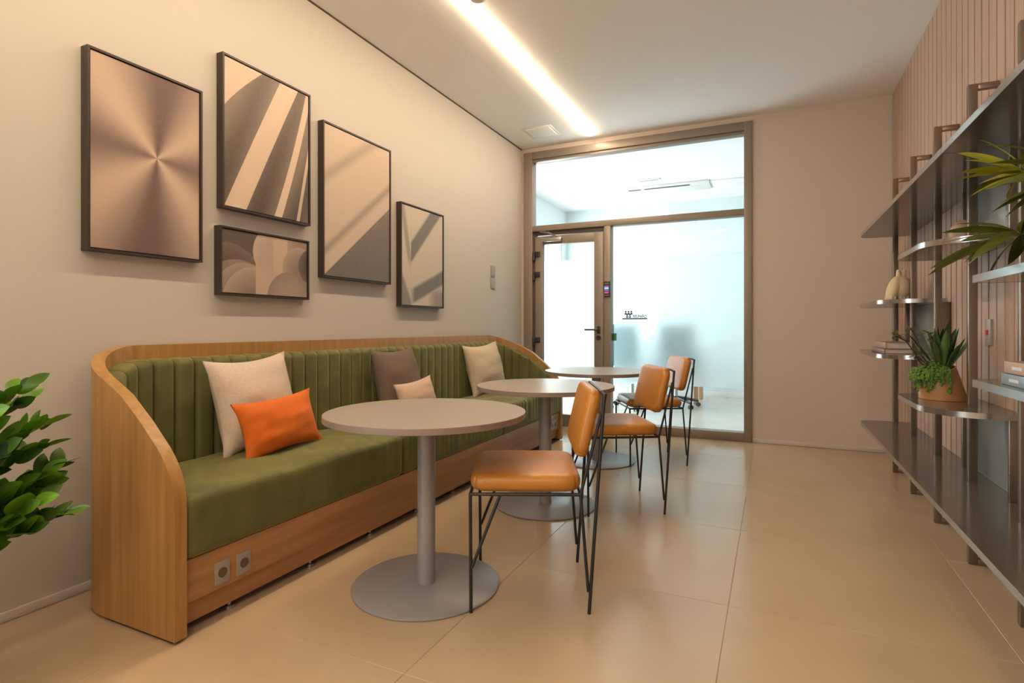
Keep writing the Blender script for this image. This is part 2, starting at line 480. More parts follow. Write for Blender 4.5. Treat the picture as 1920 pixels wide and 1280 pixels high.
# ------------------------------------------------------------------ glazed front: window_1 and door_1
FX0, FX1, FY0, FY1, FZ1 = -2.56, -0.184, 5.755, 5.87, 3.067
TZ0, TZ1 = 2.172, 2.235
win = root('window_1', ((FX0 + FX1)/2, YB, 0), 'full height bronze framed glass partition beside the door', 'window', kind='structure')
def W(name, bm, mat, lab=None, **k):
    o = obj(name, bm, mat, win, world=True, **k)
    if lab: o['label'] = lab
    return o
W('frame_stile', bbox(FX0, -2.455, FY0, FY1, 0.001, FZ1, bev=0.003), M['bronze'])
W('frame_stile', bbox(-0.254, FX1, FY0, FY1, 0.001, FZ1, bev=0.003), M['bronze'])
W('head_rail', bbox(-2.455, -0.254, FY0, FY1, 2.985, FZ1, bev=0.003), M['bronze'])
W('head_bead', bbox(-2.455, -0.254, FY0 + 0.02, FY1, 2.955, 2.985, bev=0.002), M['bronze'])
W('transom_rail', bbox(-2.455, -0.254, FY0, FY1, TZ0, TZ1, bev=0.003), M['bronze'])
W('mullion', bbox(-1.628, -1.556, FY0, FY1, 0.001, TZ0, bev=0.003), M['bronze'])
W('sill_rail', bbox(-1.556, -0.254, FY0, FY1, 0.001, 0.085, bev=0.003), M['bronze'])
GY = 5.852
W('glass_pane', box(B(), -2.455, -0.254, GY, GY + 0.008, TZ1, 2.955), M['glass'], 'clear upper glass pane', smooth=False)
W('glass_pane', box(B(), -1.556, -0.254, GY, GY + 0.008, 0.085, TZ0), M['glass'], 'tall lower glass pane', smooth=False)
W('frosted_film', box(B(), -1.545, -0.262, GY + 0.009, GY + 0.011, 0.50, 1.83), M['frost'], 'frosted privacy band', smooth=False)
W('glass_clip', bbox(-1.556, -1.515, GY - 0.012, GY - 0.001, 0.955, 1.035, bev=0.002), M['green_clip'], 'small green glass clip')

door = root('door_1', (-2.04, YB, 0), 'bronze framed glass door with frosted pane and lever handle', 'door', kind='structure')
def D(name, bm, mat, lab=None, par=None, **k):
    o = obj(name, bm, mat, par or door, world=True, **k)
    if lab: o['label'] = lab
    return o
DX0, DX1, DZ1 = -2.425, -1.640, 2.115
DYa, DYb = 5.775, 5.83
D('door_stop', bbox(-2.455, -1.628, 5.79, 5.86, DZ1 + 0.012, TZ0, bev=0.002), M['bronze_dark'], 'dark recessed strip above the leaf')
D('door_stop', bbox(-2.455, DX0 - 0.006, 5.79, 5.86, 0.002, DZ1 + 0.012, bev=0.002), M['bronze_dark'])
D('stile', bbox(DX0, -2.334, DYa, DYb, 0.006, DZ1, bev=0.003), M['bronze'])
D('stile', bbox(-1.742, DX1, DYa, DYb, 0.006, DZ1, bev=0.003), M['bronze'])
D('top_rail', bbox(-2.334, -1.742, DYa, DYb, 2.022, DZ1, bev=0.003), M['bronze'])
D('bottom_rail', bbox(-2.334, -1.742, DYa, DYb, 0.006, 0.14, bev=0.003), M['bronze'])
D('glass_pane', box(B(), -2.334, -1.742, 5.80, 5.808, 0.14, 2.022), M['glass'], smooth=False)
D('frosted_film', box(B(), -2.332, -1.744, 5.809, 5.811, 0.15, 1.835), M['frost'], 'frosted privacy film', smooth=False)
for z in (1.915, 1.69, 0.955):
    h = D('hinge', bbox(-2.425, -2.365, DYa - 0.018, DYa, z - 0.03, z + 0.03, bev=0.004), M['dark_plastic'], 'dark butterfly hinge')
    bm = B(); rod(bm, [(-2.437, DYa - 0.014, z - 0.065), (-2.437, DYa - 0.014, z + 0.022)], 0.014, 10)
    D('hinge_knuckle', bm, M['dark_plastic'], par=None).parent = door
cl = D('door_closer', bbox(-2.33, -2.10, DYa - 0.052, DYa, 2.045, 2.092, bev=0.008), M['steel'], 'grey overhead door closer')
bm = B(); rod(bm, [(-2.15, DYa - 0.04, 2.095), (-2.23, DYa - 0.11, 2.13), (-2.36, DYa - 0.02, 2.165)], 0.009, 8)
D('closer_arm', bm, M['steel'])
hd = D('handle_rose', bbox(-1.708, -1.672, DYa - 0.012, DYa, 1.03, 1.11, bev=0.006), M['dark_plastic'], 'dark handle plate')
bm = B(); rod(bm, [(-1.69, DYa, 1.072), (-1.69, DYa - 0.05, 1.072), (-1.705, DYa - 0.055, 1.072), (-1.83, DYa - 0.055, 1.072)], 0.010, 10)
D('lever_handle', bm, M['dark_plastic'], 'dark lever handle')
bm = B(); rod(bm, [(-1.69, DYa, 0.985), (-1.69, DYa - 0.014, 0.985)], 0.026, 16)
D('lock_cylinder', bm, M['dark_plastic'])

# access reader on the mullion
ar = root('access_reader', (-1.592, FY0, 1.42), 'dark access reader with lit screen on the door mullion', 'access reader')
obj('reader_body', bbox(-0.033, 0.033, -0.024, -0.0005, 0, 0.165, bev=0.008, seg=3), M['dark_plastic'], ar)
obj('screen', bbox(-0.024, 0.024, -0.026, -0.0242, 0.062, 0.115, bev=0), M['screen_blue'], ar, smooth=False)
obj('screen_band', bbox(-0.022, 0.022, -0.0275, -0.0262, 0.086, 0.096, bev=0), M['screen_white'], ar, smooth=False)
obj('screen_band', bbox(-0.024, 0.024, -0.0275, -0.0245, 0.034, 0.054, bev=0), M['screen_red'], ar, smooth=False)
obj('screen_band', bbox(-0.022, 0.022, -0.0275, -0.0262, 0.108, 0.113, bev=0), M['screen_red'], ar, smooth=False)
obj('trim_band', bbox(-0.028, 0.028, -0.026, -0.024, 0.012, 0.019, bev=0), M['steel'], ar, smooth=False)
obj('trim_band', bbox(-0.022, 0.022, -0.026, -0.024, 0.137, 0.141, bev=0), M['steel'], ar, smooth=False)

# vinyl sign on the frosted glass: three figures, the word, a bar
SY = GY - 0.0022
sg = root('glass_sign', (-1.315, SY, 1.185), 'black vinyl people icon with the word REUNIÃO above a bar', 'sign')
obj('underline_bar', bbox(-0.140, 0.125, 0, 0.002, -0.004, 0.010, bev=0), M['ink'], sg, smooth=False)
def disc(bm, x, z, r, seg=14):
    vs = [bm.verts.new((x + r*math.cos(2*math.pi*i/seg), 0.001, z + r*math.sin(2*math.pi*i/seg))) for i in range(seg)]
    bm.faces.new(vs)
bm = B()
for dx in (-0.102, -0.072, -0.042):
    disc(bm, dx, 0.078, 0.010)
    vs = [bm.verts.new((dx + a, 0.001, b)) for a, b in ((-0.012, 0.046), (0.012, 0.046), (0.013, 0.060), (0.007, 0.066), (-0.007, 0.066), (-0.013, 0.060))]
    bm.faces.new(vs)
for dx in (-0.087, -0.057):
    disc(bm, dx, 0.042, 0.010)
    vs = [bm.verts.new((dx + a, 0.001, b)) for a, b in ((-0.012, 0.014), (0.012, 0.014), (0.013, 0.026), (0.007, 0.030), (-0.007, 0.030), (-0.013, 0.026))]
    bm.faces.new(vs)
obj('people_icon', bm, M['ink'], sg, smooth=False)
fc = bpy.data.curves.new('lettering', 'FONT'); fc.body = 'REUNIÃO'; fc.size = 0.040; fc.extrude = 0.0004; fc.offset = 0.0012; fc.align_x = 'LEFT'
fo = bpy.data.objects.new('lettering_curve', fc); COL.objects.link(fo)
dg = bpy.context.evaluated_depsgraph_get()
tme = bpy.data.meshes.new_from_object(fo.evaluated_get(dg)); bpy.data.objects.remove(fo)
tme.materials.clear(); tme.materials.append(M['ink']); tme.name = 'lettering'
tx = obj('lettering', tme, None, sg, loc=(-0.026, 0.001, 0.016), rot=(R(90), 0, 0))
wtx = max(v.co.x for v in tme.vertices) - min(v.co.x for v in tme.vertices)
tx.scale = (0.140 / wtx, 1, 1)

# switches on the left wall
for z, nm in ((1.67, 'upper grey switch plate on the left wall by the door'), (1.545, 'lower grey switch plate on the left wall by the door')):
    sp = root('switch_plate', (XL, 5.06, z), nm, 'switch', 'grey switch plates by the door')
    obj('plate', bbox(0.0005, 0.009, -0.045, 0.045, -0.056, 0.056, bev=0.003), M['plate'], sp)
    obj('rocker', bbox(0.009, 0.012, -0.034, 0.034, -0.045, 0.045, bev=0.002), M['plate'], sp)

# ------------------------------------------------------------------ ceiling things
def strip_light(x0, x1, y0, y1, label, mat='strip_rear'):
    s = root('strip_light', ((x0+x1)/2, (y0+y1)/2, H), label, 'light')
    obj('housing', bbox(x0 - 0.004, x1 + 0.004, y0 - 0.004, y1 + 0.004, H - 0.006, H - 0.0005, bev=0.001), M['white'], s, world=True)
    obj('diffuser', bbox(x0, x1, y0, y1, H - 0.016, H - 0.006, bev=0.002), M[mat], s, world=True)
    return s
strip_light(-1.745, -1.717, 0.30, 5.63, 'long warm linear light running along the ceiling', 'strip')
strip_light(-1.12, -0.86, -0.64, -0.58, 'short warm ceiling light behind the camera')
strip_light(-1.748, -1.716, -2.8, -1.1, 'added warm fill strip on the left at the rear of the lounge')  # this strip and the next are unseen, added to lighten the room
strip_light(0.205, 0.237, -2.8, -0.3, 'added warm fill strip on the right at the rear of the lounge')
hp = root('ceiling_hatch', (-2.17, 5.33, H), 'square white access hatch in the ceiling corner', 'hatch')
obj('hatch_frame', bbox(-0.16, 0.16, -0.16, 0.16, -0.006, -0.0005, bev=0.002), M['white'], hp)
obj('hatch_panel', bbox(-0.13, 0.13, -0.13, 0.13, -0.010, -0.006, bev=0.002), M['ceiling'], hp)
sd = root('smoke_detector', (-1.63, 2.97, H), 'small white round smoke detector on the ceiling beside the strip', 'smoke detector')
obj('detector_body', lathe(B(), [(0, -0.03), (0.04, -0.03), (0.055, -0.018), (0.06, -0.0005), (0, -0.0005)], seg=32), M['white'], sd)
# meeting room ceiling: air conditioner cassette and hatches
ac = root('air_conditioner', (-1.42, 8.25, H), 'white ceiling cassette air conditioner in the meeting room', 'air conditioner')
obj('fascia', bbox(-0.62, 0.62, -0.24, 0.24, -0.025, -0.0005, bev=0.01), M['white'], ac)
obj('outlet_slot', bbox(-0.50, 0.36, -0.17, -0.11, -0.030, -0.024, bev=0.002), M['dark_plastic'], ac)
obj('intake_grille', bbox(-0.50, 0.50, -0.04, 0.19, -0.028, -0.024, bev=0.002), M['white'], ac)
v2 = root('ceiling_vent', (-1.55, 7.7, H), 'small slot vent in the meeting room ceiling', 'vent')
obj('vent_frame', bbox(-0.16, 0.16, -0.05, 0.05, -0.012, -0.0005, bev=0.003), M['white'], v2)
obj('slot', bbox(-0.13, 0.13, -0.02, 0.02, -0.014, -0.012, bev=0), M['plate'], v2, smooth=False)
v3 = root('ceiling_hatch', (-0.55, 8.3, H), 'white access hatch in the meeting room ceiling', 'hatch')
obj('hatch_frame', bbox(-0.25, 0.25, -0.22, 0.22, -0.006, -0.0005, bev=0.002), M['white'], v3)
obj('hatch_panel', bbox(-0.22, 0.22, -0.19, 0.19, -0.010, -0.006, bev=0.002), M['room_ceiling'], v3)

# ------------------------------------------------------------------ banquette sofa
sofa = root('banquette_sofa', (-2.22, 3.185, 0), 'long curved oak banquette with channelled olive velvet upholstery', 'sofa')
XF, XBK, Y0, Y1, RAD, TH = -1.865, -2.585, 1.237, 5.130, 0.30, 0.045
ARM = [(-1.865, 0.46), (-1.867, 0.50), (-1.876, 0.545), (-1.893, 0.588), (-1.925, 0.636), (-1.958, 0.672), (-2.054, 0.758), (-2.171, 0.848), (-2.285, 0.905)]
TOP = 1.02
def arm_top(x):
    if x >= ARM[0][0]: return ARM[0][1]
    for (xa, za), (xb, zb) in zip(ARM, ARM[1:]):
        if xb <= x <= xa: return za + (zb - za) * (xa - x) / (xa - xb)
    return ARM[-1][1]
def arc_top(p):     # p from 0 at the arm to 1 at the back
    return 0.905 + (TOP - 0.905) * math.sin(p * math.pi / 2)
cx = XBK + RAD
samples = []        # (point, inward normal, ztop)
for x, z in ARM[:-1]: samples.append(((x, Y0), (0, 1), z))
for k in range(1, 6):
    x = -2.171 + (cx + 2.171) * k / 6; samples.append(((x, Y0), (0, 1), arm_top(x)))
for k in range(0, 17):
    a = k / 16 * math.pi / 2
    samples.append(((cx - RAD*math.sin(a), Y0 + RAD - RAD*math.cos(a)), (math.sin(a), math.cos(a)), arc_top(k/16)))
half = list(samples)
ymid = (Y0 + Y1) / 2
mirror = [((p[0], Y0 + Y1 - p[1]), (n[0], -n[1]), z) for p, n, z in reversed(half)]
allS = half + [((XBK, ymid), (1, 0), TOP)] + mirror
bm = B(); rows = []
for p, n, z in allS:
    zi = z
    o_, i_ = Vector((p[0], p[1], 0)), Vector((p[0] + n[0]*TH, p[1] + n[1]*TH, 0))
    rows.append([bm.verts.new(v) for v in ((o_.x, o_.y, 0.012), (o_.x, o_.y, z), (i_.x, i_.y, zi), (i_.x, i_.y, 0.012))])
for a, b in zip(rows, rows[1:]):
    for k in range(4): bm.faces.new((a[k], b[k], b[(k+1) % 4], a[(k+1) % 4]))
bm.faces.new(rows[0]); bm.faces.new(rows[-1])
obj('wood_shell', bm, M['oak'], sofa, world=True)['label'] = 'curved oak veneer shell'
# dark recessed foot under the shell
for yy in (Y0 + 0.02, Y1 - 0.02):
    obj('shell_foot', bbox(-2.27, -1.89, yy - 0.012, yy + 0.012, 0.001, 0.0125, bev=0), M['black'], sofa, world=True, smooth=False)
# fascia, plinth
YA, YZ = Y0 + TH + 0.001, Y1 - TH - 0.001
obj('front_fascia', bbox(-1.905, -1.882, YA, YZ, 0.118, 0.272, bev=0.002), M['oak_h'], sofa, world=True)
obj('plinth', bbox(-1.925, -1.905, YA, YZ, 0.034, 0.13, bev=0.002), M['oak_h'], sofa, world=True)
for k in range(9):
    yy = YA + 0.22 + k * 0.42
    obj('levelling_foot', lathe(B(), [(0, 0.0005), (0.02, 0.0005), (0.02, 0.012), (0.008, 0.014), (0.008, 0.05), (0, 0.05)], -1.935, yy, 12), M['steel'], sofa, world=True)
obj('seat_deck', bbox(-2.27, -1.90, YA, YZ, 0.25, 0.272, bev=0), M['oak_h'], sofa, world=True, smooth=False)
def outlet(y, wide=False):
    w = 0.075 if wide else 0.032
    p = obj('power_outlet', bbox(-1.8822, -1.876, y - w, y + w, 0.135, 0.22, bev=0.003), M['plate'], sofa, world=True)
    for q in ((-0.035, 0.035) if wide else (0,)):
        bm = B(); rod(bm, [(-1.8765, y + q, 0.178), (-1.8745, y + q, 0.178)], 0.019, 14)
        obj('socket', bm, M['plate_dark'], p, world=False)
        s_ = p.children[-1]
        s_.data.transform(Matrix.Translation(-worldloc(p)))
outlet(1.43); outlet(1.525); outlet(4.92, True)
# seat cushions
n3 = (YZ - YA) / 3
def seat_warp(seed):
    rnd = random.Random(seed)
    ph = [rnd.uniform(0, 6.28) for _ in range(6)]
    amp = 0.0012 if seed == 0 else 0.0030
    def f(c):
        c = c.copy()
        if c.z > 0.05:
            k = max(0, 1 - (c.x / 0.34)**4)
            c.z += 0.005 * k * (math.sin(c.y*23 + c.x*9 + ph[0]) * 0.5 + math.sin(c.y*11 - c.x*17 + ph[1]))
            fold = max(0.0, math.sin(c.y*34 + 22*c.x + ph[3])) ** 6       # short creases behind the front edge
            c.z -= 0.004 * fold * math.exp(-((c.x - 0.13) / 0.10) ** 2)
        if c.x > 0.24:
            low = max(0.0, min(1.0, (c.z + 0.11) / 0.16))
            c.x += amp * (math.sin(c.y*95 + 2.2*math.sin(c.y*17 + ph[4]) + ph[2]) + 0.6*math.sin(c.y*41 + ph[5])) * low
        return c
    return f
for k in range(3):
    o = obj('seat_cushion', soft_box(0.55, n3 - 0.004, 0.225, 0.028, n=(24, 110, 10), dome=0.012, warp=seat_warp(k)), M['velvet'], sofa, angle=60)
    o.location = (-2.14 + 2.22, YA + n3*(k + 0.5) - 3.185, 0.385)
# channelled backrest: each channel its own padded roll
CH_B = 0.017
def path_inner(s):
    """arc length along the inner face -> point, normal, ztop of shell"""
    La = XF - cx; ri = RAD - TH; Lc = ri * math.pi / 2; Lb = (Y1 - Y0) - 2*RAD
    tot = 2*La + 2*Lc + Lb; m = s > tot / 2
    t = tot - s if m else s
    if t < La: x = XF - t; r = (x, Y0 + TH, 0, 1, arm_top(x), 0.055, 0.020 + 0.02 * t / La)
    elif t < La + Lc:
        a = (t - La) / ri; q = (t - La) / Lc
        r = (cx - ri*math.sin(a), Y0 + RAD - ri*math.cos(a), math.sin(a), math.cos(a), arc_top(q), 0.055 + 0.007 * q, 0.040 + 0.035 * q)
    else: r = (XBK + TH, Y0 + RAD + (t - La - Lc), 1, 0, TOP, 0.062, 0.075)
    if m: r = (r[0], Y0 + Y1 - r[1], r[2], -r[3], r[4], r[5], r[6])
    return r, tot, La, Lc, Lb
_, TOT, LA, LC, LB = path_inner(0.1)
cuts = [0.03]
for k in range(4): cuts.append(0.03 + (LA - 0.03) * (k + 1) / 4)
for k in range(4): cuts.append(LA + LC * (k + 1) / 4)
nb = 34
for k in range(nb): cuts.append(LA + LC + LB * (k + 1) / nb)
for k in range(4): cuts.append(LA + LC + LB + LC * (k + 1) / 4)
for k in range(4): cuts.append(LA + 2*LC + LB + (LA - 0.03) * (k + 1) / 4)
def channel(s0, s1):
    bm = B(); NS, NZ = 9, 14; rows = []
    for i in range(NS):
        u = i / (NS - 1); s = s0 + (s1 - s0) * (0.004 + 0.992 * u)
        (x, y, nx, ny, zt, gap, CH_D), *_ = path_inner(s)
        zt = zt - gap; zb = 0.40
        prof = math.sqrt(max(0.0, 1 - (2*u - 1)**2)); prof = (0.02 + 0.98 * prof ** 0.6) * min(1.0, max(0.12, (CH_D - 0.02) / 0.05))
        row = []
        for j in range(NZ + 1):
            if j <= 6: z = zb + (zt - 0.035 - zb) * j / 6; d = CH_D * (0.78 + 0.22 * min(1, prof * 3)) + CH_B * prof
            else:
                a = (j - 6) / (NZ - 6) * math.pi / 2
                dd = CH_D * (0.78 + 0.22 * min(1, prof * 3)) + CH_B * prof
                z = zt - 0.035 + 0.035 * math.sin(a) * (0.75 + 0.25 * prof); d = dd - 0.035 * (1 - math.cos(a))
                if j == NZ: d = 0.001
            row.append(bm.verts.new((x + nx*d, y + ny*d, z)))
        rows.append(row)
    for a, b in zip(rows, rows[1:]):
        for j in range(NZ): bm.faces.new((a[j], a[j+1], b[j+1], b[j]))
    for rw in (rows[0], rows[-1]):           # side closing
        (x, y, nx, ny, zt, gap, CH_D), *_ = path_inner(s0 + (s1 - s0) * (0.004 if rw is rows[0] else 0.996))
        bv = [bm.verts.new((x + nx*0.001, y + ny*0.001, v.co.z)) for v in rw[:-1]]
        for j in range(NZ - 1): bm.faces.new((rw[j], rw[j+1], bv[j+1], bv[j]))
    return bm
for a, b in zip(cuts, cuts[1:]):
    obj('back_channel', channel(a, b), M['velvet'], sofa, world=True, angle=75)

# ------------------------------------------------------------------ scatter cushions
def pillow(name, w, h, t, mat, pos, yaw, tilt, roll, label, seed=0):
    """pillow standing on its lower edge: local x = width, z = height, y = thickness; faces local -y"""
    rnd = random.Random(seed); n = 22; bm = B()
    ph = [rnd.uniform(0, 6.3) for _ in range(8)]
    def pt(i, j, side):
        u, v = -1 + 2*i/n, -1 + 2*j/n
        pin = 0.13
        x = u * (1 - pin * (1 - v*v) * abs(u)**3) ; z = v * (1 - pin * (1 - u*u) * abs(v)**3)
        th = (max(0, 1 - u*u) ** 0.62) * (max(0, 1 - v*v) ** 0.62)
        wr = 0.11 * (math.sin(7*v + 3*u + ph[0]) + 0.6 * math.sin(13*v - 2*u + ph[1])) * (1 - u*u) * (abs(u) + 0.15)
        y = side * t/2 * th * (1 + wr) 
        return Vector((x * w/2, y, z * h/2))
    g = {}
    for side in (-1, 1):
        for i in range(n + 1):
            for j in range(n + 1):
                p = pt(i, j, side); p.y += side * 0.004; g[(side, i, j)] = bm.verts.new(p)
        for i in range(n):
            for j in range(n):
                bm.faces.new((g[(side, i, j)], g[(side, i+1, j)], g[(side, i+1, j+1)], g[(side, i, j+1)]))
    rim = [(i, 0) for i in range(n)] + [(n, j) for j in range(n)] + [(i, n) for i in range(n, 0, -1)] + [(0, j) for j in range(n, 0, -1)]
    for a, b in zip(rim, rim[1:] + rim[:1]):
        bm.faces.new((g[(-1, *a)], g[(-1, *b)], g[(1, *b)], g[(1, *a)]))
    o = obj(name, bm, mat, angle=50)
    o.matrix_world = Matrix.Translation(pos) @ Matrix.Rotation(yaw, 4, 'Z') @ Matrix.Rotation(tilt, 4, 'X') @ Matrix.Rotation(roll, 4, 'Y')
    tag(o, label, 'cushion', 'scatter cushions on the banquette')
    return o
# local -y must face world +x  -> yaw = 90 deg
pillow('scatter_cushion', 0.50, 0.47, 0.21, M['linen'], (-2.345, 1.975, 0.727), R(93), R(-13), R(-3), 'large pale linen cushion behind the orange one', 1)
pillow('scatter_cushion', 0.49, 0.275, 0.13, M['orange'], (-2.170, 1.965, 0.634), R(92), R(-16), R(-3), 'bright orange rectangular velvet cushion', 2)
pillow('scatter_cushion', 0.50, 0.47, 0.21, M['taupe_cloth'], (-2.345, 3.145, 0.727), R(92), R(-13), R(-1), 'large dark taupe cushion in the middle of the sofa', 3)
pillow('scatter_cushion', 0.48, 0.25, 0.12, M['blush'], (-2.185, 3.14, 0.623), R(94), R(-16), R(-3), 'small blush cushion leaning on the dark taupe one', 4)
pillow('scatter_cushion', 0.50, 0.47, 0.21, M['linen_far'], (-2.345, 4.42, 0.727), R(80), R(-13), R(-4), 'oatmeal linen cushion at the far end of the sofa', 5)

# ------------------------------------------------------------------ tables
def make_table(loc, label):
    t = root('round_table', loc, label, 'table', 'round pedestal tables along the banquette')
    obj('tabletop', lathe(B(), [(0, 0.716), (0.423, 0.716), (0.423, 0.741), (0, 0.741)], seg=96), M['tabletop'], t)
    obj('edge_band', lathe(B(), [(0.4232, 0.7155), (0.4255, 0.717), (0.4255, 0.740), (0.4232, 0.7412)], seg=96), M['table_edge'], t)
    obj('mounting_plate', lathe(B(), [(0, 0.708), (0.16, 0.708), (0.16, 0.7155), (0, 0.7155)], seg=40), M['tableleg'], t)
    obj('column', lathe(B(), [(0, 0.010), (0.038, 0.010), (0.038, 0.708), (0, 0.708)], seg=40), M['tableleg'], t)
    obj('base_plate', lathe(B(), [(0, 0.0005), (0.308, 0.0005), (0.312, 0.003), (0.312, 0.007), (0.306, 0.0105), (0, 0.0105)], seg=96), M['tableleg'], t)
    return t
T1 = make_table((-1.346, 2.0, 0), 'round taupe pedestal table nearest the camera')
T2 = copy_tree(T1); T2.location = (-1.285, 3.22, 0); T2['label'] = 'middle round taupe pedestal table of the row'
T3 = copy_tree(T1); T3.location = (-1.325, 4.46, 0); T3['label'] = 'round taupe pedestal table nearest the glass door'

# ------------------------------------------------------------------ chairs
def make_chair():
    c = root('leather_chair', (0, 0, 0), '', 'chair', 'caramel leather chairs')
    rr = 0.0068
    o = obj('seat_cushion', soft_box(0.435, 0.475, 0.062, 0.028, n=12, dome=0.014, warp=round_outline(0, 1, 0.2175, 0.2375, 0.06)), M['leather'], c, angle=60)
    o.location = (0.022, 0, 0.494)
    bk = obj('backrest_cushion', soft_box(0.05, 0.445, 0.275, 0.024, n=10, warp=lambda v, ro=round_outline(1, 2, 0.2225, 0.1375, 0.05): ro(Vector((v.x + 0.010*max(0, 1-(v.y/0.22)**2)*max(0, 1-(v.z/0.137)**2)*(1 if v.x > 0 else 0), v.y, v.z)))), M['leather'], c, angle=60)
    bk.location = (-0.222, 0, 0.722); bk.rotation_euler = (0, R(-13), 0)
    bm = B()
    q = [(0.235, 0.23), (0.235, -0.23), (-0.19, -0.23), (-0.19, 0.23)]
    for a, b in zip(q, q[1:] + q[:1]):
        rod(bm, [(a[0], a[1], 0.455), (b[0], b[1], 0.455)], rr, 8)
    obj('seat_frame', bm, M['black'], c)
    for s in (-1, 1):
        yb = 0.235 * s
        bm = B(); rod(bm, [(0.235, 0.23*s, 0.455), (0.232, yb, 0.0005)], rr, 8); obj('front_leg', bm, M['black'], c)
        bm = B(); rod(bm, [(0.12, 0.23*s, 0.452), (0.228, yb, 0.175)], rr*0.92, 8); obj('front_strut', bm, M['black'], c)
        bm = B(); rod(bm, [(-0.222, yb, 0.0005), (-0.278, 0.232*s, 0.80), (-0.284, 0.226*s, 0.838), (-0.276, 0.20*s, 0.846)], rr, 8); obj('rear_leg', bm, M['black'], c)
        bm = B(); rod(bm, [(-0.19, 0.23*s, 0.455), (-0.219, yb, 0.085)], rr*0.92, 8); obj('rear_strut', bm, M['black'], c)
        bm = B(); rod(bm, [(-0.19, 0.23*s, 0.455), (-0.272, 0.228*s, 0.775)], rr*0.92, 8); obj('back_rod', bm, M['black'], c)
    bm = B(); rod(bm, [(-0.276, -0.20, 0.846), (-0.276, 0.20, 0.846)], rr, 8); obj('back_crossbar', bm, M['black'], c)
    return c
C1 = make_chair(); C1['label'] = 'caramel leather chair nearest the camera with thin black legs'
C2 = copy_tree(C1); C2['label'] = 'middle caramel leather chair at the second round table'
C3 = copy_tree(C1); C3['label'] = 'caramel leather chair farthest back in front of frosted glass'
for c, (x, y, a) in zip((C1, C2, C3), ((-0.938, 2.18, 24), (-0.888, 3.43, 30), (-0.925, 4.68, 28))):
    c.location = (x, y, 0); c.rotation_euler = (0, 0, R(180 + a))

# ------------------------------------------------------------------ pictures on the left wall
class E:
    """tiny expression builder over math nodes"""
    nt = None
    def __init__(s, v): s.v = v
    @staticmethod
    def op(o, *a):
        n = E.nt.nodes.new('ShaderNodeMath'); n.operation = o
        for i, x in enumerate(a):
            x = x.v if isinstance(x, E) else x
            if isinstance(x, (int, float)): n.inputs[i].default_value = x
            else: E.nt.links.new(x, n.inputs[i])
        return E(n.outputs[0])
    def __add__(s, o): return E.op('ADD', s, o)
    __radd__ = __add__
    def __sub__(s, o): return E.op('SUBTRACT', s, o)
    def __rsub__(s, o): return E.op('SUBTRACT', o, s)
    def __mul__(s, o): return E.op('MULTIPLY', s, o)
    __rmul__ = __mul__
    def __truediv__(s, o): return E.op('DIVIDE', s, o)
    def gt(s, o): return E.op('GREATER_THAN', s, o)
    def sin(s): return E.op('SINE', s)
    def cos(s): return E.op('COSINE', s)
    def abs(s): return E.op('ABSOLUTE', s)
    def sqrt(s): return E.op('SQRT', s)
    def clamp(s): return E.op('MINIMUM', E.op('MAXIMUM', s, 0.0), 1.0)
    def pow(s, p): return E.op('POWER', s, p)
    def smooth(s, a, b):
        n = E.nt.nodes.new('ShaderNodeMapRange'); n.interpolation_type = 'SMOOTHSTEP'
        E.nt.links.new(s.v, n.inputs['Value']); n.inputs['From Min'].default_value = a; n.inputs['From Max'].default_value = b
        return E(n.outputs['Result'])
def mixv(a, b, f): return a + (b - a) * f

def art(name, w, h, fn, dark, light):
    m, nt, b = newmat(name); E.nt = nt
    tc = nt.nodes.new('ShaderNodeTexCoord'); sp = nt.nodes.new('ShaderNodeSeparateXYZ')
    nt.links.new(tc.outputs['Object'], sp.inputs[0])
    s = E(sp.outputs['Y']) * (1.0 / w); t = E(sp.outputs['Z']) * (1.0 / h)
    v = fn(s, t).clamp()
    n = nt.nodes.new('ShaderNodeTexNoise'); n.inputs['Scale'].default_value = 60; n.inputs['Detail'].default_value = 6
    nt.links.new(tc.outputs['Object'], n.inputs['Vector'])
    v = (v + (E(n.outputs['Fac']) - 0.5) * 0.10).clamp()
    mx = nt.nodes.new('ShaderNodeMix'); mx.data_type = 'RGBA'
    nt.links.new(v.v, mx.inputs[0])
    mx.inputs[6].default_value = (*dark, 1); mx.inputs[7].default_value = (*light, 1)
    nt.links.new(mx.outputs[2], b.inputs['Base Color']); b.inputs['Roughness'].default_value = 0.6
    return m

def a_radial(s, t):
    x = (s - 0.54) * 0.60; y = t - 0.52
    a = E.op('ARCTAN2', y, x)
    c = (a * 4.0 + 0.35).cos()
    c2 = (a * 2.0 + 0.5).cos()
    v = 0.5 - c * 0.42 + c2 * 0.06
    r = (x*x + y*y).sqrt()
    return v + (0.05 - r).clamp() * 3 - r * 0.10
def a_stripes(s, t):
    d = (t - 0.65)
    H1 = s.gt(d * 1.0 + d * d * 0.8)
    H1 = E.op('MAXIMUM', H1, (0.65 - t).gt(0))
    H2 = s.gt(t * 0.60 + t * t * 0.02); H3 = s.gt(t * 0.60 + t * t * 0.02 + 0.22)
    H4 = s.gt(t * 0.50 - t * t * 0.10 + 0.53); H5 = s.gt(t * 0.46 - t * t * 0.08 + 0.62)
    H6 = s.gt(t * 0.27 + 0.80); H7 = s.gt(t * 0.26 + 0.84)
    L = (1 - H1) + (H2 - H3) + (H4 - H5) + (H6 - H7)
    w = s - t * 0.55
    return L * 0.78 + 0.12 + (w * 14.0).sin() * 0.09 + (0.12 * t)
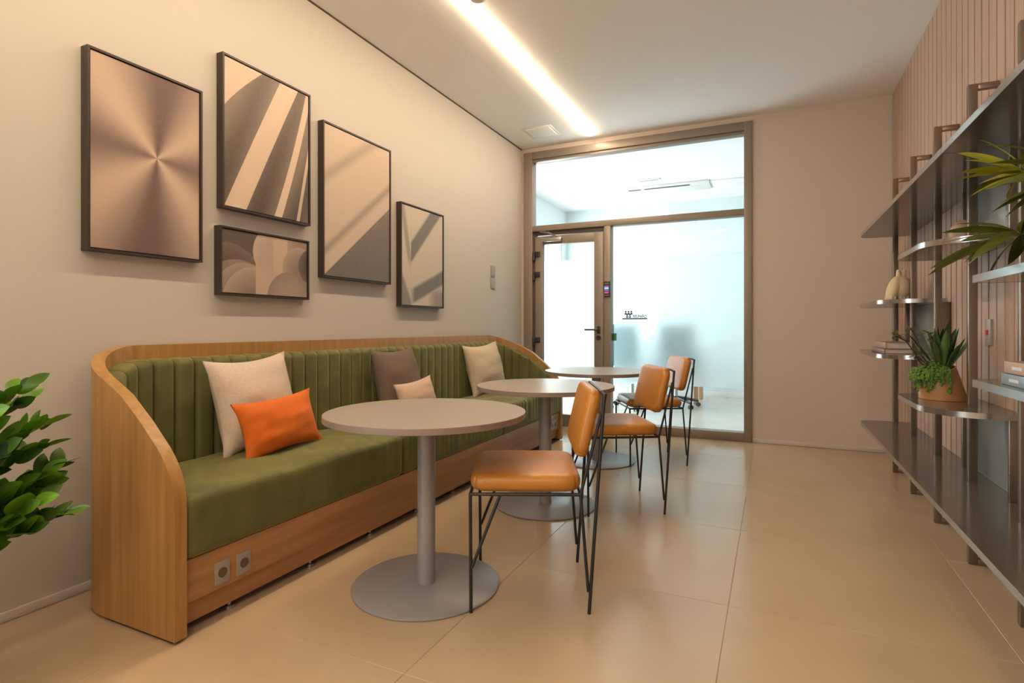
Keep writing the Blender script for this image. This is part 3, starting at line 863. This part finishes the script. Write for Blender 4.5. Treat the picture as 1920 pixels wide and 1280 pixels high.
def a_blobs(s, t):
    v = 0.10 + t * 0.0 + s * 0.0
    def circ(v, cx_, cy_, r, lo, hi, asp=1.68):
        dx = (s - cx_) * asp; dy = t - cy_
        d = (dx*dx + dy*dy).sqrt()
        mask = 1 - d.smooth(r - 0.008, r + 0.008)
        sh = lo + (hi - lo) * (d / r).clamp().pow(2.5)
        return mixv(v, sh, mask)
    v = circ(v, 0.05, 0.05, 0.68, 0.06, 0.22)
    v = circ(v, 0.16, -0.10, 0.60, 0.18, 0.42)
    v = circ(v, 0.24, -0.12, 0.58, 0.26, 0.62)
    v = circ(v, 0.33, -0.15, 0.56, 0.34, 0.74)
    v = mixv(v, 0.80 + s * 0.05, s.smooth(0.34, 0.345) * (0.55 - t).gt(0))
    v = circ(v, 0.55, 0.66, 0.40, 0.72, 0.84)
    v = mixv(v, 0.86 + s * 0.02, s.smooth(0.52, 0.56) * t.smooth(0.1, 0.5))
    v = circ(v, 0.93, 0.82, 0.38, 0.42, 0.66)
    v = circ(v, 0.86, 0.46, 0.36, 0.38, 0.70)
    v = circ(v, 1.02, 0.52, 0.30, 0.04, 0.20)
    v = circ(v, 0.73, -0.05, 0.44, 0.58, 0.40)
    return v
def a_tri(s, t):
    k = t - s * 0.565
    dark = 1 - k.smooth(0.0, 0.012)
    s1 = 1 - ((t - s * 0.50 - 0.63).abs()).smooth(0.0, 0.085)
    s2 = 1 - ((t - s * 0.565 - 0.155).abs()).smooth(0.0, 0.06)
    base = 0.88 - s1 * 0.30 - s2 * 0.40
    return mixv(base, 0.12 + s * 0.02 + t * 0.10, dark)
def a_leaf(s, t):
    right = s.smooth(0.195, 0.205)
    b1c = s * 0.80 + 0.32; 
    b1 = 1 - ((t - s * 0.78 - 0.36).abs()).smooth(0.07, 0.13)
    b2 = 1 - ((t - s * 0.30 - 0.02).abs()).smooth(0.05, 0.10)
    b2 = b2 * s.smooth(0.16, 0.3)
    cor = (1 - (t - s * 0.0).smooth(0.10, 0.24)) * s.smooth(0.55, 0.8)
    lf = (1 - ((s - (1.0 - t) * 0.30).abs()).smooth(0.02, 0.07)) * (1 - right) * t.smooth(0.3, 0.5)
    lb = (1 - (t + s * 1.3).smooth(0.26, 0.36)) * (1 - right)
    d = E.op('MAXIMUM', E.op('MAXIMUM', b1 * right, b2 * right), E.op('MAXIMUM', lf * 0.6, lb * 0.8))
    d = E.op('MAXIMUM', d, cor * 0.7 * right)
    line = 1 - ((s - 0.20).abs()).smooth(0.0, 0.012)
    return 0.88 - d * 0.72 - line * 0.15

def picture(y0, y1, z0, z1, mat, label):
    p = root('framed_picture', (XL, y0, z0), label, 'picture', 'framed abstract prints')
    w, h = y1 - y0, z1 - z0
    fw, dp = 0.010, 0.048
    bm = B()
    for a in ((0, w, 0, fw), (0, w, h - fw, h), (0, fw, fw, h - fw), (w - fw, w, fw, h - fw)):
        box(bm, 0.001, dp, a[0], a[1], a[2], a[3])
    obj('frame', bm, M['frame'], p, smooth=False)
    ins = fw + 0.004
    c = obj('canvas', bbox(0.006, dp - 0.006, 0, w - 2*ins, 0, h - 2*ins, bev=0.001), mat, p, smooth=False)
    c.location = (0, ins, ins)
    obj('backing', bbox(0.001, 0.006, fw, w - fw, fw, h - fw, bev=0), M['frame'], p, smooth=False)
P = [(1.325, 1.835, 1.418, 2.264, a_radial, 'radial brushed metal print, largest and leftmost picture', (0.125, 0.075, 0.068), (0.50, 0.385, 0.30)),
     (1.946, 2.544, 1.715, 2.513, a_stripes, 'tall print of curved pale stripes on dark', (0.05, 0.034, 0.028), (0.55, 0.43, 0.33)),
     (1.932, 2.533, 1.265, 1.622, a_blobs, 'small landscape print of overlapping rounded petals', (0.045, 0.03, 0.025), (0.50, 0.38, 0.30)),
     (2.650, 3.332, 1.413, 2.401, a_tri, 'tall pale print with a dark grey triangle', (0.075, 0.068, 0.066), (0.55, 0.44, 0.345)),
     (3.456, 4.058, 1.258, 2.055, a_leaf, 'print of leaf shadows, picture nearest the door', (0.075, 0.075, 0.075), (0.56, 0.48, 0.385))]
for k, (y0, y1, z0, z1, fn, lab, dk, lt) in enumerate(P):
    picture(y0, y1, z0, z1, art('print_%d' % k, y1 - y0, z1 - z0, fn, dk, lt), lab)

# ------------------------------------------------------------------ shelving unit on the slatted wall
SXF, SXB = 0.605, 0.934
unit = root('shelving_unit', (0.80, 2.9, 0), 'bronze post shelving unit with staggered taupe gloss shelves', 'shelving')
for yp in (5.05, 4.45, 3.85, 3.25, 2.65, 2.05, 1.45):
    bm = B()
    add_bbox(bm, 0.82, 0.855, yp - 0.015, yp + 0.015, 0.001, 2.225, bev=0.002)
    add_bbox(bm, 0.855, SXB, yp - 0.015, yp + 0.015, 0.001, 0.029, bev=0.002)
    add_bbox(bm, 0.855, SXB, yp - 0.015, yp + 0.015, 2.197, 2.225, bev=0.002)
    obj('post_frame', bm, M['post'], unit, world=True)
def board(y0, y1, z, lab=None, r0=0.22, r1=0.10):
    """horizontal shelf with rounded front corners; z is the top face"""
    pts = [(SXB, y0)]
    if r0 > 0:
        for k in range(9):
            a = k / 8 * math.pi / 2
            pts.append((SXF + r0 - r0*math.sin(a), y0 + r0 - r0*math.cos(a)))
    else: pts.append((SXF, y0))
    if r1 > 0:
        for k in range(9):
            a = k / 8 * math.pi / 2
            pts.append((SXF + r1 - r1*math.cos(a), y1 - r1 + r1*math.sin(a)))
    else: pts.append((SXF, y1))
    pts.append((SXB, y1))
    bm = prism(B(), pts, z - 0.024, z)
    o = obj('shelf_board', bm, M['shelf'], unit, world=True)
    if lab: o['label'] = lab
    cen = Vector(((SXF + SXB)/2, (y0 + y1)/2, 0))
    bm = B(); rows = []; e_ = 0.0012; pp = [Vector((p[0], p[1], 0)) for p in pts]
    for i_, p in enumerate(pp):
        a_ = pp[max(0, i_-1)]; b_ = pp[min(len(pp)-1, i_+1)]; t_ = (b_ - a_).normalized()
        n_ = Vector((-t_.y, t_.x, 0)); n_ = -n_ if n_.dot(p - cen) < 0 else n_
        q_ = p + n_ * e_
        rows.append([bm.verts.new((r_.x, r_.y, z_)) for r_, z_ in ((p, z - 0.0245), (q_, z - 0.0245), (q_, z + 0.0005), (p, z + 0.0005))])
    for a_, b_ in zip(rows, rows[1:]):
        for k_ in range(4): bm.faces.new((a_[k_], b_[k_], b_[(k_+1) % 4], a_[(k_+1) % 4]))
    obj('edge_band', bm, M['edge'], o, world=True)
    return o
ZT, ZB_, ZA, ZS, ZC, ZD = 1.812, 0.380, 1.272, 0.925, 1.482, 0.74
board(2.73, 5.07, ZT, 'far top shelf', r0=0); board(1.30, 2.726, ZT, 'near top shelf', r1=0)
board(1.30, 5.07, ZB_, 'bottom shelf')
board(4.08, 5.11, ZA); board(4.12, 5.11, ZS)
board(2.90, 3.66, ZC); board(2.93, 3.66, ZD)
board(1.32, 2.36, ZA, r1=0.02); board(1.32, 2.36, ZS, r1=0.02)
def bpanel(y0, y1, z0, z1):
    obj('back_panel', bbox(0.922, SXB, y0, y1, z0, z1, bev=0.001), M['panel'], unit, world=True)
    for yy in (y0, y1):
        obj('side_fin', bbox(0.88, SXB, yy - 0.011, yy + 0.011, z0, z1, bev=0.001), M['post'], unit, world=True)
bpanel(4.02, 4.93, ZS + 0.001, ZA - 0.025)
bpanel(2.95, 3.58, ZC + 0.001, ZT - 0.025)
bpanel(2.95, 3.58, ZB_ + 0.001, ZD - 0.025)

# wall plates on the slats
cp = root('alarm_plate', (0.939, 3.36, 1.075), 'grey wall plate with a red button on the slat wall', 'alarm button')
obj('plate', bbox(-0.016, -0.0005, -0.036, 0.036, -0.062, 0.062, bev=0.003), M['plate'], cp)
obj('button', bbox(-0.021, -0.016, -0.012, 0.016, -0.012, 0.012, bev=0.002), M['red'], cp)
kp = root('thermostat_plate', (0.939, 5.08, 1.20), 'small dark framed plate on the slat wall under a shelf', 'switch')
obj('plate', bbox(-0.014, -0.0005, -0.06, 0.06, -0.035, 0.035, bev=0.003), M['bronze_dark'], kp)
obj('display', bbox(-0.017, -0.014, -0.03, 0.035, -0.018, 0.018, bev=0.001), M['plate'], kp)

# ------------------------------------------------------------------ ornaments and books
def book(loc, lx, ly, th, mat, rotz, label, tagmark=False):
    b = root('book', loc, label, 'book', 'books lying on the shelves', rotz=rotz)
    obj('cover', bbox(-lx/2, lx/2, -ly/2, ly/2, 0.0005, 0.003, bev=0), mat, b, smooth=False)
    obj('cover', bbox(-lx/2, lx/2, -ly/2, ly/2, th - 0.003, th, bev=0), mat, b, smooth=False)
    obj('spine', bbox(-lx/2 - 0.002, -lx/2 + 0.004, -ly/2, ly/2, 0.0005, th, bev=0.001), mat, b)
    obj('pages', bbox(-lx/2 + 0.004, lx/2 - 0.006, -ly/2 + 0.005, ly/2 - 0.005, 0.003, th - 0.003, bev=0), M['paper'], b, smooth=False)
    if tagmark:
        for q in (-0.08, 0.06):
            obj('spine_print', bbox(-lx/2 - 0.0028, -lx/2 - 0.0021, q - 0.035, q + 0.035, th*0.35, th*0.62, bev=0), M['tag_light'], b, smooth=False)
    return b
book((0.745, 4.62, ZS), 0.16, 0.50, 0.030, M['book_mauve'], 0, 'mauve book at the bottom of the far shelf stack')
book((0.752, 4.60, ZS + 0.031), 0.15, 0.40, 0.042, M['book_pink'], 0, 'dusty pink book on top of the far shelf stack')
book((0.740, 2.04, ZS), 0.20, 0.32, 0.034, M['book_blue'], 0, 'slate blue book at the bottom of the near shelf stack', True)
book((0.742, 2.04, ZS + 0.035), 0.19, 0.32, 0.036, M['book_tan'], 0, 'tan book on top of the near shelf stack', True)

def ellipsoid(bm, c, r, rot=None, seg=20):
    mt = Matrix.Translation(c) @ (rot or Matrix.Identity(4)) @ Matrix.Diagonal((*r, 1))
    bmesh.ops.create_uvsphere(bm, u_segments=seg, v_segments=seg//2 + 2, radius=1, matrix=mt)
bm = B(); ellipsoid(bm, (0, 0, 0.073), (0.066, 0.060, 0.073), seg=32)
for v in bm.verts: v.co.x *= 1 + 0.10 * (v.co.x / 0.06)
o = obj('stone_egg', bm, M['pebble'], angle=180, loc=(0.850, 3.42, ZC), rot=(0, 0, R(20)))
tag(o, 'brown egg shaped stone ornament behind the shelf post', 'ornament')
# cream ceramic figure
bm = B()
def ry(a): return Matrix.Rotation(a, 4, 'Y')
ellipsoid(bm, (0.010, 0.0, 0.085), (0.055, 0.050, 0.075))
ellipsoid(bm, (-0.035, 0.0, 0.080), (0.034, 0.042, 0.085), ry(R(18)))
ellipsoid(bm, (0.055, 0.0, 0.075), (0.032, 0.040, 0.075), ry(R(-16)))
for dx in (-0.006, 0.024):
    rod(bm, [(dx, 0, 0.13), (dx, 0, 0.175), (dx*1.3, 0, 0.20)], 0.012, 10, radii=[0.018, 0.014, 0.010])
for dx in (-0.062, -0.042, -0.008, 0.012, 0.032, 0.064):
    ellipsoid(bm, (dx, -0.020, 0.018), (0.011, 0.018, 0.019), seg=12)
    ellipsoid(bm, (dx, 0.022, 0.018), (0.011, 0.018, 0.019), seg=12)
o = obj('ceramic_figure', bm, M['cream'], angle=180, loc=(0.772, 4.51, ZA), rot=(0, 0, R(20)))
o.scale = (1.1, 1.1, 1.08)
rm = o.modifiers.new('remesh', 'REMESH'); rm.mode = 'VOXEL'; rm.voxel_size = 0.004; rm.use_smooth_shade = True
sm = o.modifiers.new('smooth', 'SMOOTH'); sm.factor = 0.6; sm.iterations = 4
tag(o, 'cream ceramic figure with rounded lobes on the far upper shelf', 'ornament')

# ------------------------------------------------------------------ plants
def leaf_mesh(name, L, Wd, mat, tip=1.4, fold=0.25, curl=0.12, n=8):
    """leaf along +x, width in y, folded on the midrib, with a little thickness"""
    bm = B(); rows = []
    for i in range(n + 1):
        u = i / n
        w = Wd/2 * (math.sin(math.pi * u ** (1/tip)) ** 0.75 if 0 < u < 1 else 0.02)
        z = -curl * L * u * u
        rows.append([bm.verts.new((L*u, k*w, z + abs(k)*w*fold)) for k in (-1, -0.5, 0, 0.5, 1)])
    for a, b in zip(rows, rows[1:]):
        for k in range(4): bm.faces.new((a[k], b[k], b[k+1], a[k+1]))
    bmesh.ops.solidify(bm, geom=list(bm.faces), thickness=0.0012)
    finish(bm, 60)
    me = bpy.data.meshes.new(name); bm.to_mesh(me); bm.free(); me.materials.append(mat)
    return me
def orient(d, up=Vector((0, 0, 1)), roll=0.0):
    x = Vector(d).normalized(); y = up.cross(x)
    if y.length < 1e-4: y = Vector((0, 1, 0))
    y.normalize(); z = x.cross(y)
    return Matrix((x, y, z)).transposed().to_4x4() @ Matrix.Rotation(roll, 4, 'X')

# ZZ plant standing on the floor left of the sofa
ZP = Vector((-2.17, 0.50, 0))
zz = root('zz_plant', ZP, 'green zz plant with glossy leaflets left of the sofa', 'plant')
obj('planter', lathe(B(), [(0, 0.001), (0.13, 0.001), (0.17, 0.32), (0.16, 0.32), (0.15, 0.27), (0, 0.27)], seg=40), M['tableleg'], zz)
obj('soil', lathe(B(), [(0, 0.275), (0.149, 0.275), (0.149, 0.268), (0, 0.268)], seg=30), M['soil'], zz)
zl = [leaf_mesh('zz_leaf', 0.098, 0.050, M['zz'], tip=1.15, fold=0.15), leaf_mesh('zz_leaf_dark', 0.092, 0.048, M['zz_dark'], tip=1.15, fold=0.15)]
def frond(tipw, bend, seed, count=30):
    rnd = random.Random(seed)
    a = Vector((rnd.uniform(-0.05, 0.05), rnd.uniform(-0.02, 0.06), 0.27)); c = Vector(tipw) - ZP
    m = (a + c) / 2 + Vector(bend)
    f = lambda t: a*(1-t)**2 + m*2*t*(1-t) + c*t*t
    bm = B(); pts = [f(i/14) for i in range(15)]
    rod(bm, pts, 0.006, 8, radii=[0.009 - 0.0065*i/14 for i in range(15)])
    st = obj('frond_stem', bm, M['stem'], zz)
    for k in range(count):
        t = 0.34 + 0.66 * k / (count - 1)
        p = f(min(t, 1.0)); tg = (f(min(1, t + 0.02)) - f(max(0, t - 0.02))).normalized()
        side = tg.cross(Vector((0, 0, 1))).normalized(); up = side.cross(tg).normalized()
        s = 1 if k % 2 else -1
        if k == count - 1: d = tg
        else: d = (tg * rnd.uniform(0.55, 0.95) + side * s * rnd.uniform(0.55, 0.95) + up * rnd.uniform(-0.15, 0.75)).normalized()
        lf = obj('leaf', zl[0] if rnd.random() < 0.62 else zl[1], None, st)
        sc = (0.75 + 0.35 * math.sin(math.pi * min(1, t))) * rnd.uniform(0.85, 1.15)
        lf.matrix_local = Matrix.Translation(p) @ orient(d, up, rnd.uniform(-1.3, 1.3)) @ Matrix.Scale(sc, 4)
for q, (tw, bd) in enumerate([((-2.02, 0.93, 0.80), (0.0, -0.02, 0.16)), ((-2.06, 0.90, 0.92), (0.0, -0.05, 0.16)), ((-2.05, 0.985, 0.66), (0, 0.0, 0.10)),
                              ((-2.13, 0.99, 0.60), (0, 0.05, 0.10)), ((-1.99, 0.90, 0.585), (0, 0.04, 0.06)), ((-2.16, 0.91, 0.47), (0, 0.05, 0.04)),
                              ((-2.30, 0.82, 0.74), (0, 0.0, 0.14)), ((-1.80, 0.66, 0.80), (0, -0.05, 0.14)), ((-2.22, 0.18, 0.85), (0, 0, 0.14)), ((-2.42, 0.45, 0.82), (0, 0, 0.14)),
                              ((-1.85, 0.40, 0.72), (0, 0, 0.16)), ((-2.08, 0.95, 0.72), (0, 0.0, 0.14)), ((-2.20, 0.95, 0.86), (0, 0.0, 0.14)), ((-2.0, 0.97, 0.52), (0, 0.03, 0.08))]):
    frond(tw, bd, 20 + q)

# yellow green plant on the near shelf, mostly outside the frame on the right
LP = Vector((0.77, 2.08, ZA))
lp = root('leafy_shelf_plant', LP, 'yellow green plant with long pointed leaves on the near shelf', 'plant')
obj('pot', lathe(B(), [(0, 0.001), (0.055, 0.001), (0.075, 0.12), (0.068, 0.12), (0.062, 0.10), (0, 0.10)], seg=32), M['terracotta'], lp)
ll = [leaf_mesh('long_leaf', 0.20, 0.030, M['lime'], tip=0.85, fold=0.25, curl=0.20, n=10), leaf_mesh('long_leaf_dark', 0.24, 0.032, M['lime_dark'], tip=0.85, fold=0.25, curl=0.22, n=10)]
rnd = random.Random(5)
rosettes = [((-0.08, 0.09, 0.29), 0, -0.1, 0.75), ((-0.09, 0.10, 0.11), 1, -0.45, 0.35), ((0.02, -0.04, 0.25), 1, -0.2, 0.7)]
for (c, mk, e0, e1) in rosettes:
    bm = B(); rod(bm, [(0, 0, 0.10), (c[0]*0.6, c[1]*0.5, 0.10 + (c[2]-0.10)*0.6), c], 0.005, 8)
    st = obj('stalk', bm, M['stem'], lp)
    for k in range(30):
        a = k * 2.39996; el = rnd.uniform(e0, e1)
        d = Vector((math.cos(a)*math.cos(el), math.sin(a)*math.cos(el), math.sin(el)))
        sc = rnd.uniform(0.75, 1.1)
        if d.x > 0.2: sc *= max(0.3, min(1, (0.13 - c[0]) / (0.22 * d.x) * 0.8))
        lf = obj('leaf', ll[mk], None, st)
        lf.matrix_local = Matrix.Translation(Vector(c)) @ orient(d, roll=rnd.uniform(-0.9, 0.9)) @ Matrix.Scale(sc, 4)

# slanted planter with agave, trailing plant and twigs on the middle shelf
PP = Vector((0.768, 3.43, ZD))
pl = root('succulent_planter', PP, 'slanted terracotta planter with agave and trailing greenery', 'plant', rotz=R(25))
prof = [(0.0, 0.0, 0.100, 0.001, 0.0), (-0.008, 0, 0.094, 0.04, 0.02), (-0.018, 0, 0.086, 0.09, 0.10), (-0.030, 0, 0.075, 0.150, 0.26)]
bm = B(); rings = []
SEG = 40
def ring(cx_, r, z, sl): return [bm.verts.new((cx_ + r*math.cos(2*math.pi*j/SEG), r*math.sin(2*math.pi*j/SEG), z + sl * r * math.cos(2*math.pi*j/SEG))) for j in range(SEG)]
for cx_, _, r, z, sl in prof: rings.append(ring(cx_, r, z, sl))
rings.append(ring(-0.030, 0.069, 0.150, 0.26)); rings.append(ring(-0.026, 0.072, 0.125, 0.22))
for a, b in zip(rings, rings[1:]):
    for j in range(SEG): bm.faces.new((a[j], a[(j+1) % SEG], b[(j+1) % SEG], b[j]))
bm.faces.new(rings[0])
obj('pot', bm, M['terracotta'], pl, angle=50)
bm = B(); rs = ring(-0.026, 0.0715, 0.127, 0.22); bm.faces.new(rs)
obj('soil', bm, M['soil'], pl, smooth=False)
al = leaf_mesh('agave_leaf', 0.24, 0.040, M['agave'], tip=0.75, fold=0.45, curl=-0.10, n=10)
rnd = random.Random(11)
for k in range(17):
    a = k * 2.39996; el = R(82 - 2.4 * k)
    d = Vector((math.cos(a)*math.cos(el), math.sin(a)*math.cos(el), math.sin(el)))
    lf = obj('agave_leaf', al, None, pl)
    lf.matrix_local = Matrix.Translation(Vector((0.0, 0, 0.125)) + Vector((d.x, d.y, 0)) * 0.012) @ orient(d) @ Matrix.Scale(rnd.uniform(0.82, 1.12), 4)
# trailing greenery: one heap of tiny beads nobody could count
bm = B(); rnd = random.Random(3)
def bead(p, r):
    bmesh.ops.create_icosphere(bm, subdivisions=1, radius=r, matrix=Matrix.Translation(p) @ Matrix.Diagonal((rnd.uniform(.7,1.3), rnd.uniform(.7,1.3), rnd.uniform(.8,1.5), 1)))
for k in range(900):
    a = rnd.uniform(0, 6.28); rr_ = 0.088 * math.sqrt(rnd.random())
    x = -0.068 + rr_*math.cos(a)*0.95; y_ = rr_*math.sin(a)
    bead((x, y_, 0.125 + 0.22*(x+0.03) + rnd.uniform(-0.01, 0.085) * (1 - rr_/0.12)), rnd.uniform(0.0035, 0.0068))
for k in range(34):
    a = rnd.uniform(R(110), R(255)); L = rnd.uniform(0.05, 0.115) if k > 4 else 0.12
    if k in (0, 1, 2): a = R(268); L = 0.11
    ox, oy = -0.034 + 0.088*math.cos(a), 0.088*math.sin(a)
    for q in range(int(L / 0.0045)):
        bead((ox + rnd.uniform(-0.006, 0.006) - 0.004*math.sin(q*0.3), oy + rnd.uniform(-0.007, 0.007), 0.150 - q*0.0045), rnd.uniform(0.0035, 0.0058))
o = obj('trailing_greenery', bm, M['pearl'], pl, smooth=False); o['kind'] = 'stuff'
tl = leaf_mesh('twig_leaf', 0.045, 0.016, M['lime_dark'], tip=1.3, fold=0.2, curl=0.1, n=6)
for q, pts in enumerate([[(-0.05, 0, 0.14), (-0.10, 0.0, 0.21), (-0.13, 0.0, 0.30), (-0.17, -0.01, 0.355)], [(-0.05, 0, 0.14), (-0.12, 0.02, 0.22), (-0.17, 0.02, 0.29), (-0.225, 0.02, 0.315)],
                         [(-0.04, -0.02, 0.14), (-0.07, -0.02, 0.24), (-0.08, -0.01, 0.33)], [(-0.06, 0.01, 0.14), (-0.12, 0.0, 0.19), (-0.14, -0.01, 0.215)]]):
    bm = B(); rod(bm, pts, 0.003, 6); st = obj('twig', bm, M['twig'], pl)
    pv = [Vector(p) for p in pts]
    for k in range(12):
        base = pv[-1] if k < 7 else pv[-2].lerp(pv[-1], rnd.uniform(0.2, 0.9))
        a = rnd.uniform(0, 6.28); el = rnd.uniform(-0.4, 0.9)
        d = Vector((math.cos(a)*math.cos(el), math.sin(a)*math.cos(el), math.sin(el)))
        lf = obj('leaf', tl, None, st)
        lf.matrix_local = Matrix.Translation(base) @ orient(d) @ Matrix.Scale(rnd.uniform(0.7, 1.2), 4)

# ------------------------------------------------------------------ meeting room furniture seen through the glass
def office_chair(loc, rz, label):
    c = root('office_chair', loc, label, 'office chair', 'office chairs in the meeting room', rotz=rz)
    for k in range(5):
        a = 2*math.pi*k/5; e = Vector((0.31*math.cos(a), 0.31*math.sin(a), 0))
        bm = B(); rod(bm, [(0, 0, 0.125), (e.x*0.5, e.y*0.5, 0.105), (e.x, e.y, 0.078)], 0.02, 8, radii=[0.026, 0.022, 0.016])
        arm = obj('base_arm', bm, M['dark_plastic'], c)
        bm = B(); n_ = Vector((-math.sin(a), math.cos(a), 0))
        for s in (-1, 1): rod(bm, [e + n_*s*0.008 + Vector((0, 0, 0.029)), e + n_*s*0.026 + Vector((0, 0, 0.029))], 0.0285, 14)
        rod(bm, [e + Vector((0, 0, 0.03)), e + Vector((0, 0, 0.08))], 0.007, 8)
        obj('caster', bm, M['dark_plastic'], arm)
    bm = B(); rod(bm, [(0, 0, 0.11), (0, 0, 0.43)], 0.025, 14); obj('gas_column', bm, M['steel'], c)
    o = obj('seat', soft_box(0.48, 0.50, 0.08, 0.035, n=6, dome=0.01), M['teal'], c, angle=60); o.location = (0, 0, 0.47)
    o = obj('backrest', soft_box(0.06, 0.46, 0.56, 0.028, n=6), M['teal'], c, angle=60); o.location = (-0.27, 0, 0.86); o.rotation_euler = (0, R(-8), 0)
    bm = B(); rod(bm, [(-0.1, 0, 0.44), (-0.27, 0, 0.45), (-0.30, 0, 0.70)], 0.018, 8); obj('back_support', bm, M['dark_plastic'], c)
    for s in (-1, 1):
        bm = B(); rod(bm, [(-0.05, 0.20*s, 0.44), (-0.05, 0.275*s, 0.46), (-0.05, 0.28*s, 0.66), (0.16, 0.28*s, 0.665)], 0.013, 8)
        obj('armrest', bm, M['dark_plastic'], c)
    return c
office_chair((-1.22, 7.95, 0), R(100), 'teal office chair at the right behind the frosted glass')
office_chair((-1.74, 7.55, 0), R(75), 'teal office chair at the left behind the frosted glass')
mt = root('meeting_table', (-1.75, 8.60, 0), 'dark teal topped meeting table with wooden legs behind the glass', 'table')
obj('tabletop', bbox(-0.85, 0.85, -0.38, 0.38, 0.715, 0.745, bev=0.005), M['teal'], mt)
for sx in (-0.75, 0.75):
    for sy in (-0.30, 0.30):
        obj('leg', bbox(sx - 0.03, sx + 0.03, sy - 0.03, sy + 0.03, 0.0005, 0.715, bev=0.004), M['wood_leg'], mt)
